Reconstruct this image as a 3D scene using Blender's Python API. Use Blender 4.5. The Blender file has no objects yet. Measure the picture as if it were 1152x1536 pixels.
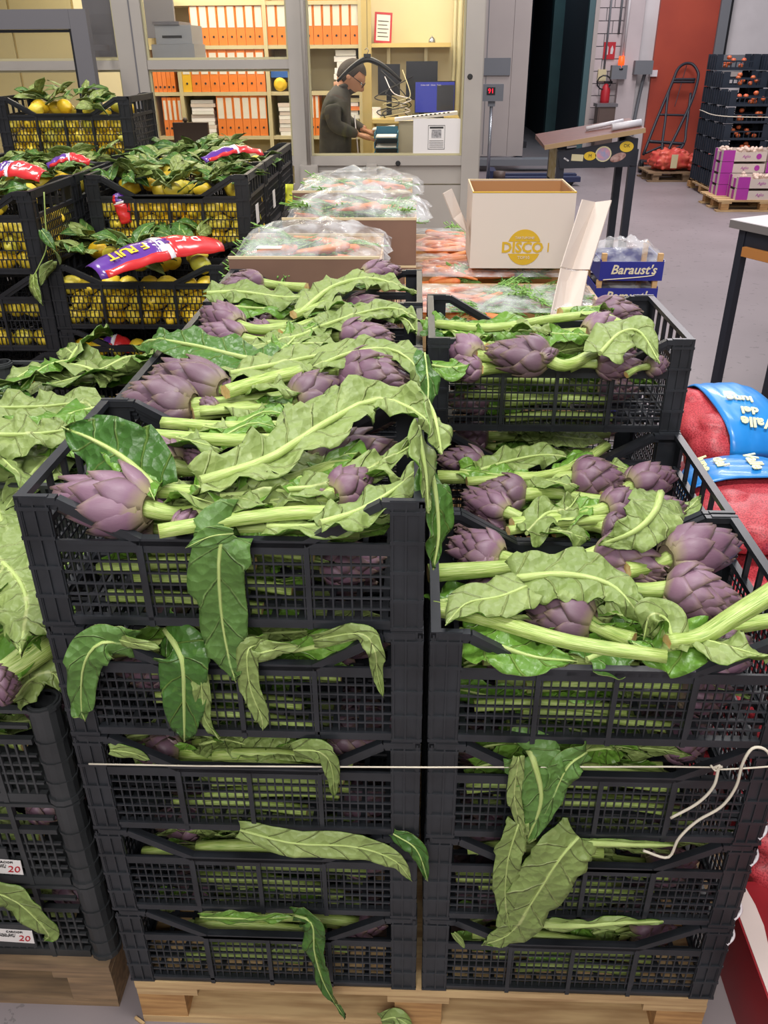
import bpy, math, random
from mathutils import Vector as V, Matrix, noise
sc = bpy.context.scene
COL = sc.collection
PI = math.pi
rnd = random.Random(7)

# ---------------------------------------------------------------- camera
CAMP = V((-0.018, -1.062, 1.868)); YAW, PIT, ROL, FPX = .0398, math.atan(693/1262), .0068, 1262.
_F = V((-math.sin(YAW)*math.cos(PIT), math.cos(YAW)*math.cos(PIT), -math.sin(PIT)))
_R = V((math.cos(YAW), math.sin(YAW), 0)); _D = _F.cross(_R)
_r = _R*math.cos(ROL) + _D*math.sin(ROL); _d = _D*math.cos(ROL) - _R*math.sin(ROL)
cam = bpy.data.objects.new('camera', bpy.data.cameras.new('camera'))
COL.objects.link(cam); sc.camera = cam
cam.matrix_world = Matrix.Translation(CAMP) @ Matrix((_r, -_d, -_F)).transposed().to_4x4()
cam.data.sensor_fit = 'HORIZONTAL'; cam.data.sensor_width = 36
cam.data.lens = FPX/1152*36; cam.data.clip_start = .02; cam.data.clip_end = 120

def at(px, py, Y=None, Z=None, X=None):
    """the point of the plane Y=.., Z=.. or X=.. seen at a pixel of the 1152x1536 photograph"""
    v = _F*FPX + _r*(px-576) + _d*(py-768)
    t = (Y-CAMP.y)/v.y if Y is not None else (Z-CAMP.z)/v.z if Z is not None else (X-CAMP.x)/v.x
    return CAMP + v*t

# ---------------------------------------------------------------- light
sc.view_settings.view_transform = 'Standard'; sc.view_settings.look = 'None'
sc.view_settings.gamma = 1; sc.view_settings.use_curve_mapping = False
sc.view_settings.exposure = 0.0
w = bpy.data.worlds.new('hall_ambience'); sc.world = w; w.use_nodes = True
w.node_tree.nodes['Background'].inputs[0].default_value = (.80, .80, .92, 1)
w.node_tree.nodes['Background'].inputs[1].default_value = .42
def lamp(name, loc, size, power, col=(1, 1, 1), rot=(0, 0, 0), sy=None):
    l = bpy.data.lights.new(name, 'AREA'); l.energy = power; l.color = col
    l.shape = 'RECTANGLE'; l.size = size; l.size_y = sy or size
    o = bpy.data.objects.new(name, l); o.location = loc; o.rotation_euler = rot; COL.objects.link(o); return o
lamp('front_fill', (.3, -.1, 4.6), 1.1, 130, (1, .985, .95), (0, 0, 0), .8)
lamp('front_fill', (-.3, -2.7, 3.3), 2.2, 95, (1, .98, .94), (1.05, 0, 0), .7)  # added fill from behind the camera, brightens crate fronts and hanging leaves
lamp('cold_room_fill', (3.0, 18.2, 5.2), 1.2, 150, (.72, .88, 1))  # added bluish fill that lifts the black doorway room, not a known fixture
lamp('front_fill', (-2.4, 2.0, 4.8), 1.2, 122, (1, .97, .92))
lamp('front_fill', (1.6, 3.2, 4.8), 1.2, 75, (1, .97, .95))
lamp('front_fill', (3.5, 9, 5.5), 2.0, 330, (1, .93, .94))
lamp('front_fill', (3.2, 13.2, 5.5), 1.5, 130, (1, .92, .95))
lamp('office_lamp', (-1.6, 5.55, 2.85), 1.6, 60, (1, .92, .74), (0, 0, 0), .9)
lamp('office_lamp', (.1, 5.35, 2.85), .9, 32, (1, .92, .74), (0, 0, 0), .9)

# ---------------------------------------------------------------- materials
def lin(h):
    h = h.lstrip('#'); c = [int(h[i:i+2], 16)/255 for i in (0, 2, 4)]
    return tuple(((x+.055)/1.055)**2.4 if x > .04045 else x/12.92 for x in c) + (1,)
MATS = {}
class NT:
    def __init__(s, name):
        s.m = bpy.data.materials.new(name); s.m.use_nodes = True; s.t = s.m.node_tree
        s.n = s.t.nodes; s.b = s.n['Principled BSDF']; MATS[name] = s.m
    def N(s, typ, **k):
        x = s.n.new(typ)
        for a, v in k.items(): setattr(x, a, v)
        return x
    def L(s, a, b): s.t.links.new(a, b)
    def M(s, op, a, b=None, c=None):
        x = s.n.new('ShaderNodeMath'); x.operation = op
        for i, q in enumerate((a, b, c)):
            if q is None: continue
            if isinstance(q, (int, float)): x.inputs[i].default_value = q
            else: s.L(q, x.inputs[i])
        return x.outputs[0]
    def mix(s, f, a, b):
        x = s.N('ShaderNodeMix', data_type='RGBA')
        for i, q in ((0, f), (6, a), (7, b)):
            if isinstance(q, (int, float)): x.inputs[i].default_value = q
            elif isinstance(q, tuple): x.inputs[i].default_value = q
            elif isinstance(q, str): x.inputs[i].default_value = lin(q)
            else: s.L(q, x.inputs[i])
        return x.outputs[2]
    def noise(s, scale, detail=3, vec=None, stretch=None):
        x = s.N('ShaderNodeTexNoise'); x.inputs['Scale'].default_value = scale; x.inputs['Detail'].default_value = detail
        if vec is None: vec = s.N('ShaderNodeTexCoord').outputs['Object']
        if stretch:
            mp = s.N('ShaderNodeMapping'); mp.inputs['Scale'].default_value = stretch; s.L(vec, mp.inputs[0]); vec = mp.outputs[0]
        s.L(vec, x.inputs[0]); return x.outputs['Fac']
    def ramp(s, f, stops):
        x = s.N('ShaderNodeValToRGB'); s.L(f, x.inputs[0]); e = x.color_ramp.elements
        while len(e) < len(stops): e.new(.5)
        for k, (p, c) in enumerate(stops): e[k].position = p; e[k].color = lin(c) if isinstance(c, str) else c
        return x.outputs[0]
    def bump(s, h, st=.3, dist=.002):
        x = s.N('ShaderNodeBump'); x.inputs['Strength'].default_value = st; x.inputs['Distance'].default_value = dist
        s.L(h, x.inputs['Height']); s.L(x.outputs[0], s.b.inputs['Normal'])
    def col(s, c):
        if isinstance(c, str): s.b.inputs['Base Color'].default_value = lin(c)
        else: s.L(c, s.b.inputs['Base Color'])
    def rough(s, r): s.b.inputs['Roughness'].default_value = r
    def rand(s): return s.N('ShaderNodeObjectInfo').outputs['Random']
def mat(name, c, rough=.6, c2=None, scale=6, stretch=None, bump=0, metal=0, emit=None, es=1, lo=.35, hi=.65, coat=0):
    if name in MATS: return MATS[name]
    n = NT(name); n.rough(rough); n.b.inputs['Metallic'].default_value = metal
    if c2:
        f = n.noise(scale, 4, stretch=stretch); n.col(n.ramp(f, [(lo, c), (hi, c2)]))
        if bump: n.bump(f, bump)
    else:
        n.col(c)
        if bump: n.bump(n.noise(scale, 3), bump)
    if emit: n.b.inputs['Emission Color'].default_value = lin(emit); n.b.inputs['Emission Strength'].default_value = es
    if coat: n.b.inputs['Coat Weight'].default_value = coat
    return n.m

mat('black_plastic', '#1c1e22', .38, '#2a2d32', 9, bump=.05)
mat('lemon_crate_plastic', '#121317', .45, '#1d1f24', 9)
mat('pallet_wood', '#a3825a', .75, '#c9ab7c', 5, (1, 12, 12), .3)
mat('pallet_wood_dark', '#6d5a46', .8, '#94795a', 5, (1, 12, 12), .3)
mat('block_wood', '#9b7246', .8, '#bd925c', 9, (1, 5, 9), .3)
mat('string', '#cfc6b4', .8)
mat('concrete', '#716a6b', .55, '#80787a', 1.3, bump=.06)
mat('white_paint', '#c2bfc0', .6, '#d0cdce', 1.5)
mat('grey_paint', '#a39c95', .5, '#aea79f', 2)
mat('dark_grey_paint', '#68666a', .45)
mat('red_print', '#b01f2b', .5)
mat('paper', '#d9d6cf', .7)
mat('label_paper', '#e4dfdc', .6)
mat('ink', '#202020', .6)
mat('cardboard', '#a5764a', .8)
mat('white_card', '#cdbfb4', .6)
mat('yellow_print', '#c79e1e', .55)

def leafmat(name, base, dark, vein, light, rough=.5, trans=.15):
    n = NT(name); n.rough(rough)
    uv = n.N('ShaderNodeTexCoord').outputs['UV']; sp = n.N('ShaderNodeSeparateXYZ'); n.L(uv, sp.inputs[0])
    u, v = sp.outputs[0], sp.outputs[1]
    av = n.M('ABSOLUTE', v)
    nz = n.noise(28, 4); nz2 = n.noise(7, 3)
    t = n.M('SUBTRACT', n.M('MULTIPLY', u, 1.0), n.M('MULTIPLY', av, .95))
    t = n.M('ADD', t, n.M('MULTIPLY', nz, .25))
    fr = n.M('PINGPONG', t, .5)                                     # 0 on every side vein
    side = n.N('ShaderNodeMapRange'); n.L(fr, side.inputs[0]); side.inputs[1].default_value = .0; side.inputs[2].default_value = .06
    side.inputs[3].default_value = 1; side.inputs[4].default_value = 0
    mid = n.N('ShaderNodeMapRange'); n.L(av, mid.inputs[0]); mid.inputs[1].default_value = .03; mid.inputs[2].default_value = .09
    mid.inputs[3].default_value = 1; mid.inputs[4].default_value = 0
    blade = n.mix(nz2, dark, base); blade = n.mix(n.M('MULTIPLY', n.M('GREATER_THAN', nz, .62), .25), blade, light)
    blade = n.mix(n.M('MULTIPLY', n.rand(), .35), blade, light)
    c = n.mix(n.M('MULTIPLY', side.outputs[0], .45), blade, vein)
    c = n.mix(n.M('MULTIPLY', mid.outputs[0], .9), c, vein)
    n.col(c)
    vo = n.N('ShaderNodeTexVoronoi'); vo.inputs['Scale'].default_value = 62; n.L(n.N('ShaderNodeTexCoord').outputs['Object'], vo.inputs[0])
    h = n.M('SUBTRACT', n.M('ADD', vo.outputs[0], n.M('MULTIPLY', nz, 1.2)), n.M('MULTIPLY', side.outputs[0], .7))
    n.bump(h, 1.0, .0042)
    tr = n.N('ShaderNodeBsdfTranslucent'); n.L(c, tr.inputs[0])
    ms = n.N('ShaderNodeMixShader'); ms.inputs[0].default_value = trans
    n.L(n.b.outputs[0], ms.inputs[1]); n.L(tr.outputs[0], ms.inputs[2]); n.L(ms.outputs[0], n.n['Material Output'].inputs[0])
leafmat('leaf_face', '#63902f', '#42701f', '#a9c06a', '#86ab48', .4)
leafmat('leaf_back', '#8a9c57', '#647c3a', '#b6c07e', '#a3b26e', .5)
leafmat('lemon_leaf_face', '#8f9f50', '#647d35', '#a9b36c', '#aeb673', .4)
leafmat('dark_leaf_face', '#45702a', '#305720', '#98b05a', '#67903a', .38)
def stalkmat(name, a, b, c):
    n = NT(name); n.rough(.5)
    uv = n.N('ShaderNodeTexCoord').outputs['UV']
    st = n.noise(9, 3, vec=uv, stretch=(.25, 2.2, 1)); nz = n.noise(5, 2)
    x = n.ramp(st, [(.32, a), (.5, b), (.66, c)]); x = n.mix(n.M('MULTIPLY', nz, .4), x, a)
    n.col(x); n.bump(st, .4, .002)
stalkmat('stalk', '#6f8c38', '#9fb35a', '#c6cf8c')
stalkmat('pale_rib', '#93ad52', '#b4c678', '#cfd99a')
mat('cut_end', '#c79a56', .7, '#e0c58a', 60)
def bractmat(name, c0, c1, c2, c3):
    n = NT(name); n.rough(.47)
    uv = n.N('ShaderNodeTexCoord').outputs['UV']; sp = n.N('ShaderNodeSeparateXYZ'); n.L(uv, sp.inputs[0])
    st = n.noise(5, 3, vec=uv, stretch=(1.2, 7, 1)); nz = n.noise(22, 3)
    f = n.M('ADD', sp.outputs[0], n.M('MULTIPLY', n.M('SUBTRACT', nz, .5), .35))
    c = n.ramp(f, [(.0, c0), (.26, c1), (.72, c2), (.97, c3)])
    c = n.mix(n.M('MULTIPLY', st, .42), c, '#997d8c')
    c = n.mix(n.M('MULTIPLY', n.rand(), .3), c, '#5c3c52')
    ed = n.M('MULTIPLY', n.M('POWER', n.M('ABSOLUTE', sp.outputs[1]), 6.), .4)
    c = n.mix(ed, c, '#8b8060')
    n.col(c); n.bump(st, .25, .001)
bractmat('bract', '#8a8452', '#6a495b', '#5c3e4f', '#6d5c44')
bractmat('bract_pale', '#9c9562', '#7b5a6d', '#6f5162', '#7d6a52')
bractmat('bract_olive', '#807a48', '#5f4852', '#5a424e', '#7a6c46')

# ---------------------------------------------------------------- mesh building
class MB:
    def __init__(s): s.v = []; s.f = []; s.m = []; s.uv = {}; s.smooth = []
    def face(s, ids, m=0, sm=False): s.f.append(tuple(ids)); s.m.append(m); s.smooth.append(sm)
    def vert(s, p, uv=None):
        s.v.append(tuple(p)); i = len(s.v)-1
        if uv: s.uv[i] = uv
        return i
    def hexa(s, P, m=0):
        b = len(s.v); s.v += [tuple(p) for p in P]
        for q in ((0, 3, 2, 1), (4, 5, 6, 7), (0, 1, 5, 4), (1, 2, 6, 5), (2, 3, 7, 6), (3, 0, 4, 7)): s.face([b+i for i in q], m)
    def box(s, x0, x1, y0, y1, z0, z1, m=0):
        s.hexa([(x0, y0, z0), (x1, y0, z0), (x1, y1, z0), (x0, y1, z0), (x0, y0, z1), (x1, y0, z1), (x1, y1, z1), (x0, y1, z1)], m)
        return s
    def bar(s, p, q, w, h, up=(0, 0, 1), m=0):
        p, q = V(p), V(q); t = (q-p).normalized(); a = t.cross(V(up))
        if a.length < 1e-4: a = t.cross(V((0, 1, 0)))
        a.normalize(); b = a.cross(t); a *= w/2; b *= h/2
        s.hexa([p-a-b, p+a-b, q+a-b, q-a-b, p-a+b, p+a+b, q+a+b, q-a+b], m); return s
    def tube(s, pts, rad, n=8, m=0, flute=0, nf=6, capm=None, up=None, flat=1.0):
        pts = [V(p) for p in pts]; k = len(pts)
        if not isinstance(rad, (list, tuple)): rad = [rad]*k
        t0 = (pts[1]-pts[0]).normalized(); a = t0.orthogonal().normalized()
        if up is not None: a = V(up) - t0*V(up).dot(t0); a.normalize()
        rows = []; L = 0
        for i in range(k):
            t = (pts[min(i+1, k-1)]-pts[max(i-1, 0)]).normalized()
            a = (a - t*a.dot(t)).normalized(); b = t.cross(a)
            if i: L += (pts[i]-pts[i-1]).length
            row = []
            for j in range(n):
                th = 2*PI*j/n; r = rad[i]*(1+flute*math.cos(nf*th))
                row.append(s.vert(pts[i]+a*(r*flat*math.cos(th))+b*(r*math.sin(th)), (L*12, j/n*3)))
            rows.append(row)
        for i in range(k-1):
            for j in range(n):
                s.face([rows[i][j], rows[i][(j+1) % n], rows[i+1][(j+1) % n], rows[i+1][j]], m, True)
        cm = m if capm is None else capm
        s.face(rows[0][::-1], cm); s.face(rows[-1], cm); return s
    def lathe(s, prof, n=16, o=(0, 0, 0), axis='z', m=0):
        rows = []
        for r, h in prof:
            row = []
            for j in range(n):
                c, d = r*math.cos(2*PI*j/n), r*math.sin(2*PI*j/n)
                p = (c, d, h) if axis == 'z' else (h, c, d) if axis == 'x' else (d, h, c)
                row.append(s.vert((p[0]+o[0], p[1]+o[1], p[2]+o[2]), (h*8, j/n)))
            rows.append(row)
        for i in range(len(rows)-1):
            for j in range(n): s.face([rows[i][j], rows[i][(j+1) % n], rows[i+1][(j+1) % n], rows[i+1][j]], m, True)
        s.face(rows[0][::-1], m); s.face(rows[-1], m); return s
    def sheet(s, P, Q=None, uvs=None, m=0, mb=None, _x=None):
        """grid P[i][j] and, offset from it, its other side Q; edges are closed"""
        a = [[s.vert(p, uvs[i][j] if uvs else None) for j, p in enumerate(row)] for i, row in enumerate(P)]
        n, k = len(P), len(P[0])
        for i in range(n-1):
            for j in range(k-1): s.face([a[i][j], a[i+1][j], a[i+1][j+1], a[i][j+1]], m, True)
        if Q:
            mb = m if mb is None else mb
            b = [[s.vert(p, uvs[i][j] if uvs else None) for j, p in enumerate(row)] for i, row in enumerate(Q)]
            for i in range(n-1):
                for j in range(k-1): s.face([b[i][j], b[i][j+1], b[i+1][j+1], b[i+1][j]], mb, True)
            for i in range(n-1):
                s.face([a[i][0], b[i][0], b[i+1][0], a[i+1][0]], mb); s.face([a[i+1][-1], b[i+1][-1], b[i][-1], a[i][-1]], mb)
            for j in range(k-1):
                s.face([a[0][j+1], b[0][j+1], b[0][j], a[0][j]], mb); s.face([a[-1][j], b[-1][j], b[-1][j+1], a[-1][j+1]], mb)
        return s
    def prism(s, pts, d, m=0):
        """polygon pts (3D list) extruded by vector d"""
        n = len(pts); b = len(s.v); d = V(d)
        s.v += [tuple(V(p)) for p in pts] + [tuple(V(p)+d) for p in pts]
        s.face([b+i for i in range(n)][::-1], m); s.face([b+n+i for i in range(n)], m)
        for i in range(n): s.face([b+i, b+(i+1) % n, b+n+(i+1) % n, b+n+i], m)
        return s
    def mesh(s, name, mats):
        me = bpy.data.meshes.new(name); me.from_pydata(s.v, [], s.f)
        for x in ([mats] if isinstance(mats, str) else mats): me.materials.append(MATS[x])
        me.polygons.foreach_set('material_index', s.m); me.polygons.foreach_set('use_smooth', s.smooth)
        if s.uv:
            ul = me.uv_layers.new(name='UV'); d = []
            for l in me.loops: d += s.uv.get(l.vertex_index, (0, 0))
            ul.data.foreach_set('uv', d)
        me.update(); return me
def link(name, data, parent=None, M=None, world=False):
    o = bpy.data.objects.new(name, data); COL.objects.link(o)
    if parent is not None:
        o.parent = parent
        if world: o.matrix_parent_inverse = parent.matrix_basis.inverted()
    if M is not None: o.matrix_basis = M
    return o
def tag(o, label=None, cat=None, group=None, kind=None):
    if label: o['label'] = label
    if cat: o['category'] = cat
    if group: o['group'] = group
    if kind: o['kind'] = kind
    return o
def thing(name, label, cat, M=None, group=None):
    if isinstance(M, (tuple, V)): M = Matrix.Translation(V(M))
    return tag(link(name, None, None, M), label, cat, group)
def part(name, mb, mats, parent, world=False, label=None, kind=None):
    o = link(name, mb.mesh(name, mats), parent, None, world); return tag(o, label, kind=kind)
def solo(name, mb, mats, label, cat, group=None):
    return tag(link(name, mb.mesh(name, mats)), label, cat, group)
def struct(name, mb, mats): return tag(link(name, mb.mesh(name, mats)), kind='structure')
def B(x0, x1, y0, y1, z0, z1): return MB().box(x0, x1, y0, y1, z0, z1)
def dup(o, M=None, parent=None):
    c = o.copy(); COL.objects.link(c)
    if parent is not None: c.parent = parent
    if M is not None: c.matrix_basis = M
    for ch in o.children: dup(ch, None, c)
    return c
def spline(pts, n):
    pts = [V(p) for p in pts]
    if len(pts) == 2: return [pts[0].lerp(pts[1], i/(n-1)) for i in range(n)]
    P = [pts[0]*2-pts[1]] + pts + [pts[-1]*2-pts[-2]]; k = len(pts)-1; out = []
    for i in range(n):
        t = i/(n-1)*k; j = min(int(t), k-1); u = t-j; a, b, c, d = P[j:j+4]
        out.append(.5*((2*b)+(c-a)*u+(2*a-5*b+4*c-d)*u*u+(3*b-a-3*c+d)*u*u*u))
    return out
def T(x, y, z, rx=0, ry=0, rz=0, s=(1, 1, 1)):
    from mathutils import Euler
    return Matrix.LocRotScale(V((x, y, z)), Euler((rx, ry, rz)), V(s))
TEXTS = []
def text(name, body, size, M, mname, parent, shear=0, ex=.0006, align='CENTER', bold=0):
    c = bpy.data.curves.new(name, 'FONT'); c.body = body; c.size = size; c.extrude = ex; c.shear = shear; c.offset = bold
    c.align_x = align; c.align_y = 'CENTER'; c.materials.append(MATS[mname]); c.resolution_u = 2
    o = link(name, c, parent, M); TEXTS.append((o, name)); return o
def texts_to_meshes():
    dg = bpy.context.evaluated_depsgraph_get(); new = []
    for o, name in TEXTS: new.append((o, bpy.data.meshes.new_from_object(o.evaluated_get(dg)), name))
    for o, me, name in new:
        p, M = o.parent, o.matrix_basis.copy(); bpy.data.objects.remove(o); link(name, me, p, M)
# ================================================================ floor
n = NT('floor_concrete'); n.rough(.5)
f1 = n.noise(.8, 5); f2 = n.noise(14, 5)
c = n.ramp(f1, [(.3, '#7b7273'), (.7, '#8d8385')]); c = n.mix(n.M('MULTIPLY', n.M('LESS_THAN', f2, .36), .4), c, '#4c4848')
n.col(c); n.bump(f2, .1)
struct('floor', B(-9, 11, -3, 27, -.1, 0), 'floor_concrete')

# ================================================================ pallets
WD = ['pallet_wood']
_pm = {}
def pmesh(k, dims, mt):
    if (k, mt) not in _pm:
        a, b, c = dims; mb = B(-a/2, a/2, -b/2, b/2, 0, c); _pm[(k, mt)] = mb.mesh(k, mt)
    return _pm[(k, mt)]
def pallet(x0, y0, label, mt='pallet_wood', lx=1.2, ly=.8, rz=0, group=None):
    """wooden pallet with its front left corner at x0, y0; long side along x"""
    t = thing('wooden_pallet', label, 'pallet', T(x0, y0, 0, rz=rz), group)
    r = random.Random(int(abs(x0)*100))
    for y in (.05, ly/2, ly-.05):
        link('bottom_board', pmesh('bottom_board', (lx, .1, .022), mt), t, T(lx/2, y, 0))
        for x in (.05, lx/2, lx-.05):
            link('block', pmesh('block', (.1, .098, .078), 'block_wood' if mt == 'pallet_wood' else mt), t, T(x, y, .022))
    for x in (.05, lx/2, lx-.05):
        link('stringer_board', pmesh('stringer_board', (.13, ly, .022), mt), t, T(min(max(x, .065), lx-.065), ly/2, .1))
    for k in range(5):
        y = .06+(ly-.12)*k/4
        link('deck_board', pmesh('deck_board', (lx, .12, .022), mt), t, T(lx/2+r.uniform(-.003, .003), y, .122))
    return t
pallet(-.595, .0, 'pale wooden pallet under the two front stacks of artichoke crates')
pallet(-.61, .82, 'wooden pallet behind the front one under the rear artichoke crates')
pallet(-1.86, .03, 'weathered wooden pallet at the lower left beside the pale front pallet', 'pallet_wood_dark')
pallet(-1.86, .9, 'weathered wooden pallet under the leaf-covered crates on the left', 'pallet_wood_dark')
pallet(-1.88, 1.76, 'wooden pallet under the lemon crates', 'pallet_wood_dark', 1.2, 1.6)
tag(solo('wood_chip', MB().bar(at(203, 1526, Z=.004), at(216, 1536, Z=.004), .006, .005), 'pallet_wood', 'small splinter of pale wood on the floor beside the pallet corner', 'wood chip'))

# ================================================================ crates
BP = 'black_plastic'
def lattice(mb, x0, x1, z0, z1, nx, nz, y, wv=.003, wh=.0035, dep=.004, swap=False, brick=False):
    """thin bars in the plane y between x0..x1, z0..z1"""
    def bx(a0, a1, c0, c1, d):
        if swap: mb.box(y-d/2, y+d/2, a0, a1, c0, c1)
        else: mb.box(a0, a1, y-d/2, y+d/2, c0, c1)
    for k in range(1, nz):
        z = z0+(z1-z0)*k/nz; bx(x0, x1, z-wh/2, z+wh/2, dep)
    if brick:
        dz = (z1-z0)/nz; dx = (x1-x0)/nx
        for k in range(nz):
            for j in range(0 if k % 2 else 1, nx):
                x = x0+dx*(j+(.5 if k % 2 else 0)); bx(x-wv/2, x+wv/2, z0+dz*k, z0+dz*(k+1), dep*.8)
    else:
        for j in range(1, nx):
            x = x0+(x1-x0)*j/nx; bx(x-wv/2, x+wv/2, z0, z1, dep*.8)
H = .232
def crate_meshes(W=.6, D=.4, mt=BP, brick=False, pw=.05, h=H, low=.155):
    r = {}; x1 = W/2; z_r = h-.004
    # long side, outer face at y = 0, its inside towards +y
    def vrim(mb, inner):
        a = x1-.012; pts = [(-a, z_r), (-a+.05, z_r), (-a+.165, low+.006), (a-.165, low+.006), (a-.05, z_r), (a, z_r)]
        for p, q in zip(pts, pts[1:]):
            mb.bar((p[0], .006, p[1]-.006), (q[0], .006, q[1]-.006), .014, .012)
            mb.bar((p[0], .0055, p[1]-.016), (q[0], .0055, q[1]-.016), .003, .012)
    s = MB(); vrim(s, 0)
    s.box(-x1+pw, x1-pw, .002, .012, low-.02, low-.006)
    s.box(-x1+pw, x1-pw, -.001, .004, low-.006, low+.002)
    s.box(-x1+pw, x1-pw, .002, .014, .0, .016); s.box(-x1+pw, x1-pw, -.001, .004, .012, .018)
    r['long_side'] = s.mesh('long_side', mt)
    s = MB()
    if brick: lattice(s, -x1+pw, x1-pw, .016, low-.02, 32, 5, .006, .0030, .0028, .004, brick=True)
    else: lattice(s, -x1+pw, x1-pw, .016, low-.018, 34, 6, .006, .0026, .0034, .004)
    for k in (1, 2, 3):
        x = -x1+pw+(W-2*pw)*k/4; s.box(x-.0042, x+.0042, -.001, .01, .0, low)
    r['mesh_panel'] = s.mesh('mesh_panel', mt)
    # short side, outer face at x = 0
    y1 = D/2; s = MB()
    s.box(0, .016, -y1+.01, y1-.01, h-.014, h-.003); s.box(.0, .003, -y1+.01, y1-.01, h-.026, h-.014)
    s.box(.001, .014, -y1+.03, y1-.03, low-.012, low)
    for k in range(1, 5):
        y = -y1+.05+(D-.1)*k/5; s.box(.003, .012, y-.004, y+.004, low, h-.014)
    lattice(s, -y1+pw-.01, y1-pw+.01, .016, low-.012, 20, 6, .006, .0034, .004, .004, swap=True)
    s.box(.001, .014, -y1+.03, y1-.03, 0, .016)
    r['short_side'] = s.mesh('short_side', mt)
    # corner post at the front left corner, outside at x = 0 and y = 0
    s = MB(); s.box(0, pw, .002, .007, 0, h-.008); s.box(.002, .007, 0.003, pw-.008, 0, h-.008)
    s.box(0, pw, 0, .009, h-.014, h-.002)
    for k in range(3): x = (.003, pw/2, pw-.005)[k]; s.box(x, x+.003, -.0012, .003, 0, h-.008)
    for z in (.0, .052, .104, .156, .206): s.box(-.001, pw, -.0016, .003, z, z+.006); s.box(-.0016, .003, 0, pw-.008, z, z+.006)
    for y in (.004, pw-.014): s.box(-.0012, .003, y, y+.003, 0, h-.008)
    s.bar((.004, .004, 0), (.004, .004, h-.004), .008, .008, (0, 1, 0))
    r['corner_post'] = s.mesh('corner_post', mt)
    s = MB(); z = .006
    for k in range(14): x = -x1+.015+(W-.03)*k/13; s.box(x-.005, x+.005, -y1+.008, y1-.008, z, z+.006)
    for k in range(9): y = -y1+.012+(D-.024)*k/8; s.box(-x1+.008, x1-.008, y-.005, y+.005, z-.002, z+.004)
    r['base_grid'] = s.mesh('base_grid', mt)
    return r
CM = crate_meshes(D=.396); CL = crate_meshes(D=.396, mt='lemon_crate_plastic', brick=True, h=.24, low=.17)
def crate(x, y, z, label, group=None, cm=CM, W=.6, D=.396, sz=1, rz=0, jig=True):
    """x, y = middle of the crate"""
    if jig: rz += rnd.uniform(-.002, .002); x += rnd.uniform(-.001, .001)
    t = thing('plastic_crate', label, 'crate', T(x, y, z, rz=rz, s=(1, 1, sz)), group)
    a, b = W/2, D/2
    for m in (T(0, -b, 0), T(0, b, 0, rz=PI)):
        l = link('long_side', cm['long_side'], t, m); link('mesh_panel', cm['mesh_panel'], l)
    for m in (T(-a, 0, 0), T(a, 0, 0, rz=PI)): link('short_side', cm['short_side'], t, m)
    for sx, sy in ((-1, -1), (1, -1), (1, 1), (-1, 1)):
        link('corner_post', cm['corner_post'], t, Matrix.Translation((sx*a, sy*b, 0)) @ Matrix.Diagonal((-sx, -sy, 1, 1)))
    link('base_grid', cm['base_grid'], t); return t
ORD = ['topmost', 'second from the top', 'third from the top', 'fourth from the top', 'lowest']
PB = .144
def column(x, y, n, rimz, name, jitter=.002):
    """stack of n crates whose topmost rim is at rimz; returns the list of base heights from the top down"""
    p = (rimz-PB)/n; out = []
    for k in range(n):
        z = PB+p*(n-1-k)
        o = crate(x+(rnd.uniform(-jitter, jitter) if k else 0), y, z, 'black plastic artichoke crate, %s of the %s' % (ORD[k] if k < n-1 else 'lowest', name), 'artichoke crates of the '+name, sz=p/H)
        out.append(z)
    return out
zA = column(-.301, .2, 5, 1.304, 'tall front left stack')
zB = column(-.301, .602, 5, 1.280, 'second row of the left stack')
zC = column(-.301, 1.004, 5, 1.262, 'third row of the left stack')
zD = column(-.301, 1.406, 5, 1.270, 'fourth row of the left stack')
zR1 = column(.312, .2, 4, 1.072, 'lower front right stack')
zR2 = column(.312, .602, 4, 1.072, 'second row of the right stack')
zR3 = column(.312, 1.004, 5, 1.296, 'tall rear right stack')

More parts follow.
